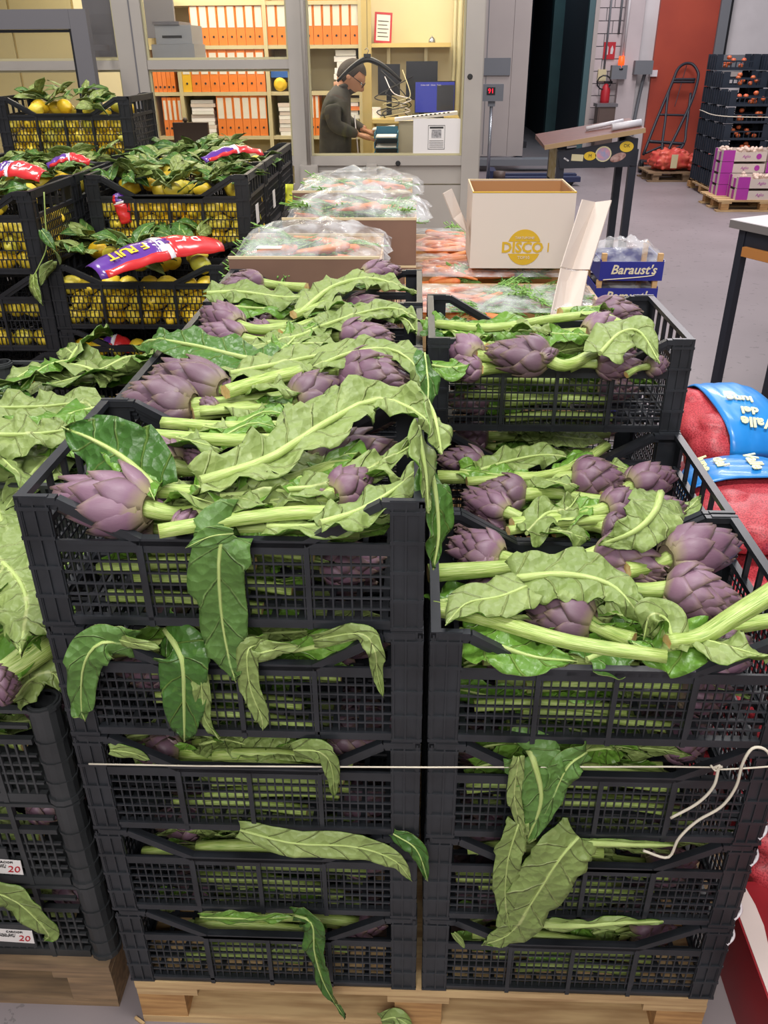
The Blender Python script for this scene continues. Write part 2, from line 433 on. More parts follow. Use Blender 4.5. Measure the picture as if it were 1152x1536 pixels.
# ================================================================ leaves
def leaf_mesh(mb, pts, W, up, seed=0, flip=False, ruf=.010, droop=.0, base=.25, nu=34, nv=11, rib=.0045, lobes=.11, twist=0, m=(0, 1, 2), shape=.62, cut=None, foldv=0, split=None):
    """a long leaf along pts (m[0] face material, m[1] back, m[2] rib); up = the side its face looks to"""
    r = random.Random(seed); C = spline(pts, nu); up = V(up); L = sum((C[i+1]-C[i]).length for i in range(nu-1))
    ph = [r.uniform(0, 6.28) for _ in range(6)]; K = L/.055
    P, Q, UV_, s_prev = [], [], [], None
    for i in range(nu):
        s = i/(nu-1); t = (C[min(i+1, nu-1)]-C[max(i-1, 0)]).normalized()
        n0 = (up - t*up.dot(t))
        if n0.length < 1e-3: n0 = s_prev
        n0.normalize(); s_prev = n0
        if twist: n0 = Matrix.Rotation(twist*s, 3, t) @ n0
        sd = t.cross(n0)
        env = max(0, math.sin(PI*min(1, base*.35+(1-base*.35)*s)**.8))**shape
        if cut: env = max(env, 0) if s < cut else env*max(0, 1-(s-cut)/(1-cut))**.5
        env = max(env, .02)
        row, rq, ru = [], [], []
        for j in range(nv):
            v = j/(nv-1)*2-1; sg = 0 if v < 0 else 1
            saw = (K*.62*s+ph[sg]) % 1; lob = 1+lobes*((1.5*saw**1.4-.5)*1.3+math.sin(K*5.7*s+ph[2+sg])*.3)*abs(v)
            wv = W/2*env*lob*v
            a = abs(v)
            h = ruf*a**1.6*(math.sin(K*3.6*s+ph[sg]+v)*.8+math.sin(K*7.9*s+ph[4+sg])*.35) + ruf*.9*noise.noise(V((s*K*1.1+seed, v*1.6, seed*1.3))) + ruf*.4*noise.noise(V((s*K*3+seed, v*4, seed*2.3)))
            h += -droop*a*a + foldv*a
            sh = math.cos(min(1.2, abs(droop*8)))*.0
            p = C[i] + sd*wv + n0*(h) + t*(-.25*W*a*a*0.5)
            row.append(p); rq.append(p-n0*.0011); ru.append((s*K*1.15, v))
        P.append(row); Q.append(rq); UV_.append(ru)
    if flip: mb.sheet(P, Q, UV_, m[1], m[0])
    else: mb.sheet(P, Q, UV_, m[0], m[1])
    if rib:
        rr = [rib*(1-.78*(i/(nu-1))) for i in range(0, nu, 2)]
        # rib stands out of the back of the leaf and shows on the face too
        R_ = [C[i] for i in range(0, nu, 2)]
        mb.tube(R_, rr, 6, m[2], up=up, flat=1.25)
    return mb
leafmat('leaf_hang', '#5b7e38', '#46682c', '#9fbd72', '#6a9549', .5)
LM = ['leaf_face', 'leaf_back', 'pale_rib']
def leaf_thing(label, pts, W, up, group=None, cat='leaf', name='artichoke_leaf', mats=LM, ribx=None, **k):
    """a leaf with its blade and its midrib as parts"""
    t = thing(name, label, cat, V(pts[0]), group)
    mb = MB(); leaf_mesh(mb, pts, W, up, rib=0, **{a: b for a, b in k.items() if a != 'rib'})
    part('blade', mb, mats, t, world=True)
    nu = 14; C = spline(pts, nu); rb = k.get('rib', .005)
    part('midrib', MB().tube(C, [rb*(1-.75*i/(nu-1)) for i in range(nu)], 7, 0, up=up, flat=1.3), 'pale_rib', t, world=True)
    return t
# shared leaf meshes lying along +x, face towards +z
LV = []
for k in range(10):
    r = random.Random(100+k); L = r.uniform(.2, .34); W = r.uniform(.06, .1); bz = r.uniform(-.02, .03)
    mb = MB(); leaf_mesh(mb, [(0, 0, 0), (L*.3, r.uniform(-.02, .02), .012+bz*.5), (L*.65, r.uniform(-.03, .03), bz), (L, r.uniform(-.04, .04), -.02+bz*.5)], W, (0, 0, 1), seed=k, flip=k % 2 == 0, ruf=.011, nu=18, nv=7)
    LV.append(mb.mesh('leaf', LM))

# ================================================================ artichoke heads (base at the origin, tip at +x, unit size)
def prof(t): t = min(max(t, 0), 1); return math.sin(PI*t**.55)**.72
ROWS = [(.00, .38, .030, 6), (.03, .50, .034, 6), (.11, .53, .034, 6), (.21, .53, .032, 5), (.32, .50, .030, 5), (.43, .46, .025, 4), (.55, .41, .018, 4)]
HL, HR = .125, .043
def bract(mb, k, ang=0, nu=6, nv=5):
    a0, lb, wm, cnt = ROWS[k]; P, Q, U_ = [], [], []
    for i in range(nu):
        s = i/(nu-1); t = a0+lb*s
        r0 = HR*prof(t*.93+.03)*(1-.045*k) + .002 + (.0085-.0006*k)*s*s*(1.1 if k < 3 else .8)
        w_ = wm*(.30+.70*math.sin(PI*min(1, s*.95+.06))**.8)*(1-s**3.2) + .0006
        row, rq, ru = [], [], []
        for j in range(nv):
            v = j/(nv-1)*2-1; th = ang+v*w_/max(r0, .014)
            cup = .003*(1-v*v)*math.sin(PI*s); rr = r0+cup-.0015*abs(v)
            x = HL*t+ (0.0 if k else -.001)
            row.append((x, rr*math.cos(th), rr*math.sin(th))); rq.append((x-.001, (rr-.0024)*math.cos(th), (rr-.0024)*math.sin(th))); ru.append((s, v))
        P.append(row); Q.append(rq); U_.append(ru)
    mb.sheet(P, Q, U_, 0)
BR = {}
for mname in ('bract', 'bract_pale', 'bract_olive'):
    BR[mname] = []
    for k in range(6):
        mb = MB(); bract(mb, k); BR[mname].append(mb.mesh('bract', mname))
def core_mb(full=False, low=False):
    mb = MB()
    mb.lathe([(HR*prof(t*.93+.03)*.86, HL*t) for t in (.01, .05, .12, .25, .4, .6, .78, .9)], 10, axis='x')
    for k in (range(6) if full else ()):
        for j in range(ROWS[k][3]): bract(mb, k, 2*PI*j/ROWS[k][3]+k*.55+.2*math.sin(j*3+k), 5, 3 if low else 5)
    for j in range(4): bract(mb, 6, 2*PI*j/4+.4, 5, 3)
    mb.uv = {i: (mb.uv[i][0] if i in mb.uv else .8, mb.uv[i][1] if i in mb.uv else 0) for i in range(len(mb.v))}
    return mb
CORE = {m_: core_mb().mesh('heart', m_) for m_ in BR}
FULL = {m_: core_mb(True, True).mesh('head', m_) for m_ in BR}

def frame_x(p, q, roll=0, sc_=(1, 1, 1)):
    x = (V(q)-V(p)).normalized(); z = V((0, 0, 1)); y = z.cross(x).normalized(); z = x.cross(y)
    R = Matrix((x, y, z)).transposed()
    return Matrix.Translation(V(p)) @ R.to_4x4() @ Matrix.Rotation(roll, 4, 'X') @ Matrix.Diagonal((*sc_, 1))
STEM_M = ['stalk', 'cut_end']
def artichoke(base, tip, R=.043, stem=None, label='', group=None, m='bract', open_=1.0, sr=.013, leaves=(), bud=None, seed=None):
    base, tip = V(base), V(tip); L = (tip-base).length
    r = random.Random(seed if seed is not None else int(abs(base.x*1000)+abs(base.y*3777)))
    t = thing('artichoke', label, 'artichoke', Matrix.Translation(base), group)
    hm = Matrix.Translation(-base) @ frame_x(base, tip, r.uniform(0, 6), (L/HL, R/HR, R/HR))
    link('heart', CORE[m], t, hm)
    for k in range(6):
        off = r.uniform(0, 6.28) if k == 0 else off+PI/ROWS[k][3]*r.uniform(.8, 1.2)
        for j in range(ROWS[k][3]):
            a = off+2*PI*j/ROWS[k][3]+r.uniform(-.09, .09)
            tilt = (r.gauss(.025, .045)+.01)*open_
            s1 = r.uniform(.93, 1.07)
            link('bract', BR[m][k], t, hm @ Matrix.Rotation(a, 4, 'X') @ Matrix.Translation((HL*ROWS[k][0], HR*.3, 0)) @ Matrix.Rotation(tilt, 4, 'Z') @ Matrix.Diagonal((s1, 1, r.uniform(.92, 1.05), 1)) @ Matrix.Translation((-HL*ROWS[k][0], -HR*.3, 0)))
    if not stem: dr = (base-tip).normalized(); stem = [base+dr*.03, base+dr*.06+V((0, 0, -.01))]
    if stem:
        pts = [base+(tip-base)*.06] + [V(s) for s in stem]; n_ = 14; C = spline(pts, n_)
        part('stem', MB().tube(C, [sr*(1.15-.25*math.sin(PI*i/(n_-1))) for i in range(n_)], 18, 0, .09, 7, 1), STEM_M, t, world=True)
    for lf in leaves:
        pts, W, up = lf[:3]; kw = lf[3] if len(lf) > 3 else {}
        part('leaf', leaf_mesh(MB(), pts, W, up, **kw), LM, t, world=True)
    if bud:
        b0, b1 = V(bud[0]), V(bud[1])
        o = link('bud', FULL[m], t, Matrix.Translation(-base) @ frame_x(b0, b1, 1, ((b1-b0).length/HL, .36, .36)))
    return t
# packed artichokes for the closed crates: head, stem and three leaves sharing their meshes
STEMV = []
for k in range(4):
    r = random.Random(k+5); L = r.uniform(.27, .34)
    C = spline([(0, 0, 0), (-L*.4, r.uniform(-.02, .02), r.uniform(-.01, .015)), (-L, r.uniform(-.03, .03), 0)], 9)
    STEMV.append(MB().tube(C, .0125, 10, 0, .09, 5, 1).mesh('stem', STEM_M))
def packed(M, label, group, k, nl=3, small=1.0):
    r = random.Random(k*13+1)
    t = thing('artichoke', label, 'artichoke', M, group)
    m = ('bract', 'bract_olive', 'bract_pale')[k % 3]
    link('head', FULL[m], t, Matrix.Diagonal((r.uniform(.75, .95), r.uniform(.8, .95), r.uniform(.8, .95), 1)))
    link('stem', STEMV[k % 4], t)
    for j in range(nl):
        link('leaf', LV[r.randrange(10)], t, T(-r.uniform(.03, .12), r.uniform(-.02, .02), r.uniform(.0, .02), r.uniform(-.5, .5), r.uniform(-.1, .1), PI+r.uniform(-.12, .12), (.62, .9, .6)))
    return t
def pack(x, y, z, label, group, n=6, seed=0, h=.17, D=.4, W=.6):
    r = random.Random(seed)
    for k in range(n):
        side = 1 if k % 2 else -1
        zz = z+.045+h*(k//2)/max(1, (n-1)//2)*.75
        yy = y+(-D/2+.085+(D-.17)*((k*.37+seed*.21) % 1.0))
        M = T(x+side*(W/2-.165)+r.uniform(-.015, .015), yy, zz, r.uniform(-.3, .3), 0, (0 if side > 0 else PI)+r.uniform(-.12, .12))
        packed(M, label, group, seed*7+k)
STK = MB().tube(spline([(0, 0, 0), (.14, .004, .006), (.3, -.004, 0)], 9), [.012, .0125, .013, .0125, .012, .0115, .011, .0115, .012], 12, 0, .12, 5, 1).mesh('stalk', STEM_M)
def fill(x, y, z, where, seed):
    """stalks and leaves pressed against the mesh of a front crate"""
    r = random.Random(seed*5+3)
    for k in range(5):
        t = thing('leaf_stalk', 'cut leaf stalk behind the mesh '+where, 'stalk', T(x-.25+r.uniform(0, .2), y+.036+r.uniform(0, .02), z+.022+.031*k+r.uniform(-.008, .008), 0, r.uniform(-.09, .09), r.uniform(-.05, .05), (.85, .85, .85)), 'stalks '+where)
        link('stalk', STK, t)
    for k in range(9):
        o = link('artichoke_leaf', LV[r.randrange(10)], None, T(x-.25+r.uniform(0, .28), y+.082+r.uniform(-.012, .02), z+.052+.012*k+r.uniform(-.004, .016), -1.2+r.uniform(-.25, .25), r.uniform(-.15, .15), r.uniform(-.06, .06), (.8, .8, .5)))
        tag(o, 'crumpled leaf behind the mesh '+where, 'leaf', 'leaves '+where)
names = {'A': 'tall front left stack', 'R1': 'lower front right stack'}; sh_ = {'A': 'front left stack', 'R1': 'front right stack'}
for nm, x, zs in (('A', -.301, zA), ('R1', .312, zR1)):
    for k, z in enumerate(zs):
        if k == 0: continue
        g = 'artichokes in the crate %s of the %s' % (ORD[k] if k < len(zs)-1 else 'lowest', names[nm])
        pack(x, .2, z, 'artichoke packed in the crate %s of the %s' % (ORD[k] if k < len(zs)-1 else 'lowest', names[nm]), g, 8, k+(10 if nm == 'A' else 30), .13)
        fill(x, 0, z, 'in the crate %s, %s' % (ORD[k] if k < len(zs)-1 else 'lowest', sh_[nm]), k+(10 if nm == 'A' else 30))
fill(-.301, 0, zA[0], 'in the top crate, front left stack', 61); fill(.312, 0, zR1[0], 'in the top crate, front right stack', 62); fill(.312, .804, zR3[0], 'in the top crate, rear right stack', 63)
for nm, x, y, zs, sd in (('tall front left stack', -.301, .2, zA, 1), ('second row of the left stack', -.301, .602, zB, 2), ('third row of the left stack', -.301, 1.004, zC, 3), ('fourth row of the left stack', -.301, 1.406, zD, 4),
                         ('lower front right stack', .312, .2, zR1, 5), ('second row of the right stack', .312, .602, zR2, 6), ('tall rear right stack', .312, 1.004, zR3, 7)):
    pack(x, y, zs[0], 'artichoke lying deep inside the top crate of the '+nm, 'buried artichokes of the '+nm, 8, sd+60, .11)
pack(.312, 1.004, zR3[1], 'artichoke packed below the top crate of the tall rear right stack', 'artichokes second from the top of the rear right stack', 6, 71, .13)
# ================================================================ the open crates: artichokes, stalks and leaves on top
UP = (0, 0, 1); FR = (0, -1, .15)
def A_(pts, z):
    """pixels on the heap at height z (a third number in a pixel overrides z)"""
    return [at(p[0], p[1], Z=(p[2] if len(p) > 2 else z)) for p in pts]
GA = {'A': 'artichokes in the front left crate', 'B': 'artichokes in the second left crate', 'C': 'artichokes in the third left crate', 'D': 'artichokes in the fourth left crate',
      'R1': 'artichokes in the front right crate', 'R2': 'artichokes in the middle right crate', 'R3': 'artichokes in the rear right crate'}
def art(key, z, base, tip, R, stem, label, m='bract', sr=.013, **k):
    b, t = A_([base], z)[0], A_([tip], z)[0]
    return artichoke(b, t, R, A_(stem, z-.008) if stem else None, label, GA[key], m, sr=sr, **k)
# ---- front left crate
art('A', 1.262, (222, 762), (70, 742), .0455, [(255, 770), (300, 768), (370, 762)], 'large mauve artichoke at the near left corner of the front left crate', 'bract_pale', bud=A_([(262, 790), (312, 762)], 1.25), open_=1.2)
art('A', 1.262, (262, 700), (186, 668), .036, [(290, 703), (340, 690), (420, 680)], 'mauve artichoke with a small bud behind the large one in the front left crate', 'bract_pale', bud=A_([(306, 697), (272, 676)], 1.27))
art('A', 1.235, (470, 700), (598, 668), .046, [(440, 705), (400, 712)], 'dark artichoke half hidden under the long leaf of the front left crate', 'bract_olive')
art('A', 1.262, (500, 742), (562, 712), .030, [(460, 748), (400, 755), (320, 765)], 'small purple artichoke near the right rim of the front left crate', 'bract', bud=A_([(490, 742), (458, 728)], 1.262))
# ---- second crate
art('B', 1.262, (290, 608), (174, 596), .046, [(330, 604), (400, 598), (470, 590)], 'large purple artichoke lying nearest in the second left crate', 'bract_olive', bud=A_([(325, 612), (292, 600)], 1.26))
art('B', 1.272, (334, 584), (224, 556), .043, [(365, 585), (420, 575), (440, 572)], 'purple artichoke leaning behind the nearest one at the left of the second left crate', 'bract_olive', bud=A_([(345, 590), (330, 560)], 1.27))
art('B', 1.262, (441, 600), (520, 574), .040, [(420, 606), (360, 612), (290, 622)], 'purple artichoke left of the biggest one in the second left crate', 'bract_olive')
art('B', 1.275, (520, 562), (618, 580), .055, [(500, 558), (440, 560), (400, 566)], 'biggest round dark artichoke at the right of the second left crate', 'bract')
# ---- third crate
art('C', 1.262, (366, 508), (292, 496), .034, [(392, 512), (430, 510)], 'mauve artichoke nearest in the left corner of the third left crate', 'bract_pale')
art('C', 1.285, (358, 488), (300, 468), .036, [(385, 494), (430, 492)], 'mauve artichoke on top in the left corner of the third left crate', 'bract')
art('C', 1.262, (512, 505), (596, 508), .038, [(490, 505), (450, 508)], 'mauve artichoke poking out from leaves at the right of the third left crate', 'bract_pale')
art('C', 1.23, (400, 500), (368, 490), .026, [(430, 500)], 'small dark artichoke in the shade of the third left crate', 'bract')
# ---- fourth crate
art('D', 1.262, (394, 424), (330, 428), .036, [(420, 428), (460, 432)], 'purple artichoke at the far left corner of the fourth left crate', 'bract')
art('D', 1.275, (545, 412), (604, 404), .034, [(520, 420), (480, 440)], 'mauve artichoke by the wooden box at the far right of the left crates', 'bract_pale')
art('D', 1.25, (520, 462), (600, 468), .036, [(500, 460), (450, 462)], 'dark artichoke under a leaf at the near side of the fourth left crate', 'bract')
# ---- front right crate
art('R1', 1.035, (752, 836), (668, 812), .0385, [(780, 842), (830, 850)], 'mauve artichoke at the rear left corner of the front right crate', 'bract_pale', open_=1.3)
art('R1', 1.045, (898, 826), (1006, 862), .042, [(860, 840), (780, 850), (642, 860)], 'mauve artichoke with the long straight stem in the front right crate', 'bract_pale', sr=.014, open_=1.2)
art('R1', 1.06, (1000, 838), (1112, 812), .049, [(975, 850), (940, 856)], 'big purple artichoke at the rear right corner of the front right crate', 'bract')
art('R1', 1.045, (1000, 882), (1118, 908), .044, [(960, 885), (900, 878), (850, 872)], 'purple artichoke by the right wall of the front right crate', 'bract_pale')
art('R1', 1.03, (888, 934), (778, 900), .042, [(905, 945), (950, 962)], 'artichoke with browned tip in the middle of the front right crate', 'bract_olive', open_=1.2)
art('R1', 1.00, (1050, 985), (1135, 968), .040, None, 'artichoke low at the near right corner of the front right crate', 'bract_pale')
# ---- middle right crate
art('R2', 1.045, (858, 716), (942, 722), .045, [(830, 716), (760, 716), (656, 716)], 'round dark artichoke in the centre of the middle right crate', 'bract')
art('R2', 1.03, (945, 730), (1016, 712), .040, [(930, 735), (900, 745)], 'purple artichoke at the right wall of the middle right crate', 'bract')
art('R2', 1.035, (788, 742), (714, 734), .037, [(830, 740), (880, 748), (930, 756)], 'brownish artichoke left of the centre in the middle right crate', 'bract_olive')
art('R2', 1.02, (760, 768), (690, 738), .030, [(790, 780), (830, 790)], 'pinkish artichoke at the near left corner of the middle right crate', 'bract_pale')
art('R2', 1.05, (908, 764), (968, 748), .034, [(880, 770), (830, 778), (768, 788)], 'purple artichoke under the raised leaf of the middle right crate', 'bract')
art('R2', 1.03, (965, 772), (1032, 760), .034, None, 'dark artichoke right of the raised leaf in the middle right crate', 'bract')
art('R2', 1.03, (905, 790), (950, 798), .030, [(880, 788), (830, 795)], 'small dark artichoke behind the near rim of the middle right crate', 'bract_olive')
art('R2', 1.02, (725, 698), (652, 688), .034, None, 'artichoke in the shade at the rear left of the middle right crate', 'bract_olive')
# ---- rear right crate
art('R3', 1.272, (822, 538), (724, 526), .041, [(850, 548), (900, 525), (965, 494)], 'round purple artichoke at the front of the rear right crate', 'bract_olive', bud=A_([(812, 536), (838, 526)], 1.285))
art('R3', 1.262, (716, 534), (670, 514), .034, [(740, 536), (765, 530)], 'mauve artichoke at the left of the rear right crate', 'bract_pale')
art('R3', 1.235, (722, 554), (668, 552), .026, [(745, 552), (770, 550)], 'small mauve artichoke low at the left of the rear right crate', 'bract_pale')
art('R3', 1.27, (878, 500), (942, 490), .037, [(850, 500), (800, 505)], 'mauve artichoke under the long stalk of the rear right crate', 'bract_pale')
art('R3', 1.275, (890, 466), (968, 474), .038, [(870, 466), (840, 470)], 'purple artichoke on the rear rim of the rear right crate', 'bract')
art('R3', 1.24, (895, 545), (968, 548), .030, None, 'pinkish artichoke behind the near rim of the rear right crate', 'bract_pale')
art('R3', 1.24, (972, 550), (1004, 544), .022, None, 'small artichoke at the near right corner of the rear right crate', 'bract_olive', sr=.007)

# ---- stalks: leaf stems cut off short, or with a torn frill of leaf
def stalk(label, pts, z, r=.012, frill=0, group='cut stalks among the artichokes', r1=None):
    C = A_(pts, z); n_ = 14; c = spline(C, n_)
    t = thing('leaf_stalk', label, 'stalk', C[0], group)
    part('stalk', MB().tube(c, [r+(r1-r if r1 else 0)*i/(n_-1) for i in range(n_)], 16, 0, .12, 6, 1, up=UP, flat=.8), STEM_M, t, world=True)
    for k in range(frill):
        a = c[int((.35+.55*k/max(1, frill))*n_)]; s_ = 1 if k % 2 else -1
        b = a+V((.05, s_*.045, .012)); e = a+V((.10, s_*.05, .0))
        part('torn_leaf', leaf_mesh(MB(), [a, b, e], .055, UP, seed=k+int(C[0].x*99), flip=k % 2 == 0, ruf=.013, rib=.002, nu=14), LM, t, world=True)
stalk('thick pale stalk running along the near rim of the front left crate', [(238, 797), (330, 782), (430, 770), (505, 768)], 1.258, .013, 0)
stalk('straight ribbed stalk with a browned cut end in the front left crate', [(224, 652), (260, 655), (340, 660), (430, 660)], 1.292, .0135, 2)
stalk('pale stalk from the left along the middle of the front left crate', [(208, 735), (290, 738), (345, 738)], 1.265, .014, 3)
stalk('bent stalk with a brown cut end under the long leaf of the front left crate', [(330, 738), (430, 722), (500, 700), (560, 700)], 1.262, .013, 3)
stalk('pale stalk between the first and second left crates', [(244, 634), (330, 640), (420, 640)], 1.282, .013, 2)
stalk('thick double stalk at the centre of the second left crate', [(338, 588), (400, 570), (450, 558)], 1.287, .017, 1)
stalk('thin stalk beneath the double one in the second left crate', [(300, 618), (380, 612), (440, 612)], 1.262, .010, 2)
stalk('curved stalk at the centre of the fourth left crate', [(440, 472), (490, 455), (530, 430), (600, 428)], 1.29, .013, 2)
stalk('pale stalk end in the middle of the third left crate', [(420, 500), (480, 480), (540, 480)], 1.27, .012, 2)
stalk('arched stalk across the rear right crate', [(655, 486), (740, 492), (830, 478), (900, 474), (946, 494)], 1.295, .0125, 2)
stalk('stalk crossing from the left in the rear right crate', [(645, 500), (690, 505), (730, 520)], 1.275, .010, 1)
stalk('short cut stalk low in the rear right crate', [(828, 548), (870, 546), (895, 546)], 1.25, .011)
stalk('slanting stalk with a brown cut end in the middle right crate', [(700, 722), (800, 715), (860, 700), (910, 668)], 1.045, .012, 3)
stalk('pale stalk at the near left of the middle right crate', [(762, 796), (830, 785), (910, 778)], 1.04, .011, 2)
stalk('long ribbed stalk sloping across the front right crate', [(650, 912), (720, 925), (850, 962), (1000, 985)], 1.055, .0165, 0, r1=.012)
stalk('big pale stalk rising over the right wall of the front right crate', [(1000, 962), (1050, 955), (1100, 925, 1.09), (1165, 885, 1.12)], 1.06, .013, 1, r1=.018)
stalk('pale stalk below the big one at the right of the front right crate', [(1050, 950), (1100, 940), (1160, 930)], 1.03, .014, 0)
stalk('stalk crossing behind the mauve artichokes of the front right crate', [(760, 888), (820, 880), (900, 868), (970, 862)], 1.03, .012, 1)

# ---- large leaves on the heaps
GL = 'large leaves on the open artichoke crates'
def leaf(label, pts, z, W, up=UP, **k): return leaf_thing(label, A_(pts, z), W, up, GL, **k)
leaf('long pale leaf across the front left crate ending over its right corner', [(300, 722), (400, 690, 1.305), (480, 640, 1.325), (560, 600, 1.335), (625, 618, 1.325), (660, 665, 1.28)], 1.30, .088, (.1, -.55, 1), flip=True, seed=3, ruf=.015, rib=.008, base=.2, nu=40, foldv=.012)
leaf('crumpled pale leaf below the long leaf in the front left crate', [(330, 745), (420, 735), (500, 725), (580, 690), (630, 660)], 1.275, .055, (.1, -.5, 1), flip=True, seed=5, ruf=.016, rib=.005)
leaf('pale leaf along the right end of the front left crate', [(480, 785), (540, 765), (600, 728), (640, 690)], 1.284, .062, (-.2, -.5, 1), flip=True, seed=6, ruf=.013, rib=.005)
leaf('green leaf standing up at the left corner of the front left crate', [(238, 735), (190, 690, 1.32), (140, 660, 1.34), (92, 640, 1.345)], 1.28, .115, (-.35, -.75, .7), flip=False, seed=8, ruf=.008, rib=.006, mats=['dark_leaf_face', 'leaf_back', 'pale_rib'])
leaf('green leaf folded behind the nearest artichoke of the front left crate', [(150, 660, 1.31), (190, 672, 1.325), (215, 715, 1.30), (232, 750, 1.28)], 1.3, .085, (.5, -.6, .8), flip=False, seed=9, ruf=.006, rib=.003, base=.5)
leaf('pale leaf between stalks in the middle of the front left crate', [(300, 700), (380, 698), (450, 690), (500, 670)], 1.262, .09, flip=True, seed=12, ruf=.016, rib=.004)
leaf('crinkled green leaf at the centre of the front left crate', [(290, 730), (350, 742), (420, 730), (470, 720)], 1.275, .055, flip=False, seed=13, ruf=.018, rib=.003)
leaf('leaf under the near stalk of the front left crate', [(400, 790), (480, 788), (560, 775), (600, 760)], 1.245, .06, flip=True, seed=14, ruf=.01, rib=.004)
leaf('pale leaf lying over the stalks of the second left crate', [(430, 640), (480, 610), (540, 600), (600, 596)], 1.295, .075, (0, -.3, 1), flip=True, seed=15, ruf=.014, rib=.005)
leaf('bright leaf draped over the left rim between the second and third left crates', [(420, 545), (360, 535), (290, 518, 1.30), (228, 510, 1.30), (205, 528, 1.25)], 1.285, .105, (0, -.4, 1), flip=False, seed=16, ruf=.012, rib=.006, mats=['dark_leaf_face', 'leaf_back', 'pale_rib'])
leaf('pale leaf crossing the middle of the second left crate', [(345, 560), (420, 545), (500, 530), (600, 528), (640, 545)], 1.297, .085, (0, -.25, 1), flip=True, seed=17, ruf=.013, rib=.005)
leaf('pale leaf resting on the biggest artichoke of the left crates', [(470, 552), (530, 528, 1.33), (590, 525, 1.33), (630, 560, 1.30), (640, 620, 1.22)], 1.30, .07, (.2, -.3, 1), flip=True, seed=18, ruf=.011, rib=.004)
leaf('green leaf in the middle of the third left crate', [(400, 515), (460, 500), (520, 470), (600, 475), (625, 500)], 1.285, .085, (0, -.3, 1), flip=True, seed=19, ruf=.013, rib=.005)
leaf('bright green leaf at the centre of the third left crate', [(420, 530), (450, 500), (480, 485)], 1.285, .075, (0, -.4, 1), flip=False, seed=20, ruf=.015, rib=.003)
leaf('grey green leaf over the near side of the third left crate', [(345, 525), (400, 518), (470, 515), (520, 520)], 1.28, .075, (0, -.3, 1), flip=True, seed=21, ruf=.015, rib=.004)
leaf('long grey green leaf across the left of the fourth left crate', [(310, 440), (360, 438), (430, 446), (500, 440)], 1.285, .095, (0, -.35, 1), flip=True, seed=22, ruf=.014, rib=.006)
leaf('dark leaf in the shade of the fourth left crate', [(350, 460), (400, 462), (470, 455)], 1.262, .075, (0, -.35, 1), flip=False, seed=23, ruf=.012, rib=.004)
leaf('arched leaf over the right of the fourth left crate', [(450, 470), (500, 430, 1.32), (560, 418, 1.32), (625, 440, 1.29)], 1.29, .085, (0, -.3, 1), flip=True, seed=24, ruf=.012, rib=.007)
leaf('leaf lying on the right of the third left crate', [(480, 490), (540, 470, 1.31), (590, 462, 1.3), (628, 480)], 1.29, .075, (0, -.35, 1), flip=True, seed=25, ruf=.011, rib=.004)
leaf('dark green leaf inside the near left corner of the front right crate', [(650, 905), (720, 895), (760, 930)], 1.0, .09, flip=False, seed=26, ruf=.012)
leaf('pale round leaf lying on the long stalk of the front right crate', [(790, 880), (750, 895), (700, 905), (668, 938)], 1.085, .085, (-.2, -.35, 1), flip=True, seed=27, ruf=.006, rib=.003, base=.45, lobes=.06)
leaf('wide pale leaf at the centre of the front right crate', [(770, 868), (850, 862, 1.095), (920, 880, 1.09), (965, 935, 1.05)], 1.08, .105, (0, -.45, 1), flip=True, seed=28, ruf=.012, rib=.007, base=.3)
leaf('bright green leaf at the near rim of the front right crate', [(690, 945), (740, 965), (800, 985), (866, 992)], 1.035, .085, (0, -.4, 1), flip=False, seed=29, ruf=.010, rib=.005, mats=LM)
leaf('curled pale leaf left of the big stalk in the front right crate', [(1010, 975), (1000, 930, 1.08), (975, 925, 1.09), (965, 960, 1.05)], 1.05, .06, (-.3, -.5, .8), flip=True, seed=30, ruf=.013, rib=.004)
leaf('ruffled green leaf under the big stalk of the front right crate', [(1060, 955), (1020, 972), (980, 975), (940, 960)], 1.045, .075, (0, -.6, 1), flip=False, seed=31, ruf=.018, rib=.003)
leaf('dark leaf between the artichokes at the right of the front right crate', [(880, 990), (950, 960), (1010, 930)], 1.0, .10, flip=False, seed=32, ruf=.014, mats=['dark_leaf_face', 'leaf_back', 'pale_rib'])
leaf('raised leaf with a pale rib between the middle and front right crates', [(990, 742, 1.10), (982, 768, 1.125), (952, 797, 1.12), (898, 818, 1.08)], 1.09, .10, (-.1, -.75, .75), flip=True, seed=33, ruf=.011, rib=.009, base=.45)
leaf('pale crinkled leaf at the left of the middle right crate', [(790, 800), (820, 770), (850, 765), (870, 740)], 1.055, .07, (0, -.4, 1), flip=True, seed=34, ruf=.016, rib=.004)
leaf('grey green leaf at the rear of the middle right crate', [(720, 705), (770, 690), (820, 682), (865, 690)], 1.05, .075, (0, -.5, 1), flip=True, seed=35, ruf=.012, rib=.004)
leaf('green leaf across the stem in the middle right crate', [(690, 705), (750, 712), (800, 708)], 1.05, .065, (0, -.4, 1), flip=False, seed=36, ruf=.014, rib=.003)
leaf('small pale leaf hanging through the right wall of the middle right crate', [(1000, 785), (1030, 765), (1052, 745)], 1.03, .045, (-.3, -.6, .6), flip=True, seed=37, ruf=.006, rib=.002)
leaf('pale leaf drooping over the right of the rear right crate', [(900, 530), (930, 500, 1.32), (960, 498, 1.32), (990, 545, 1.27)], 1.30, .10, (0, -.4, 1), flip=True, seed=38, ruf=.008, rib=.005, base=.4)
leaf('green leaf at the centre of the rear right crate', [(690, 500), (760, 495), (830, 500), (890, 505)], 1.272, .11, (0, -.4, 1), flip=False, seed=39, ruf=.012, rib=.004)
leaf('bright leaf at the left of the rear right crate', [(640, 478), (690, 500), (740, 505)], 1.285, .075, (0, -.4, 1), flip=False, seed=40, ruf=.013, rib=.004)
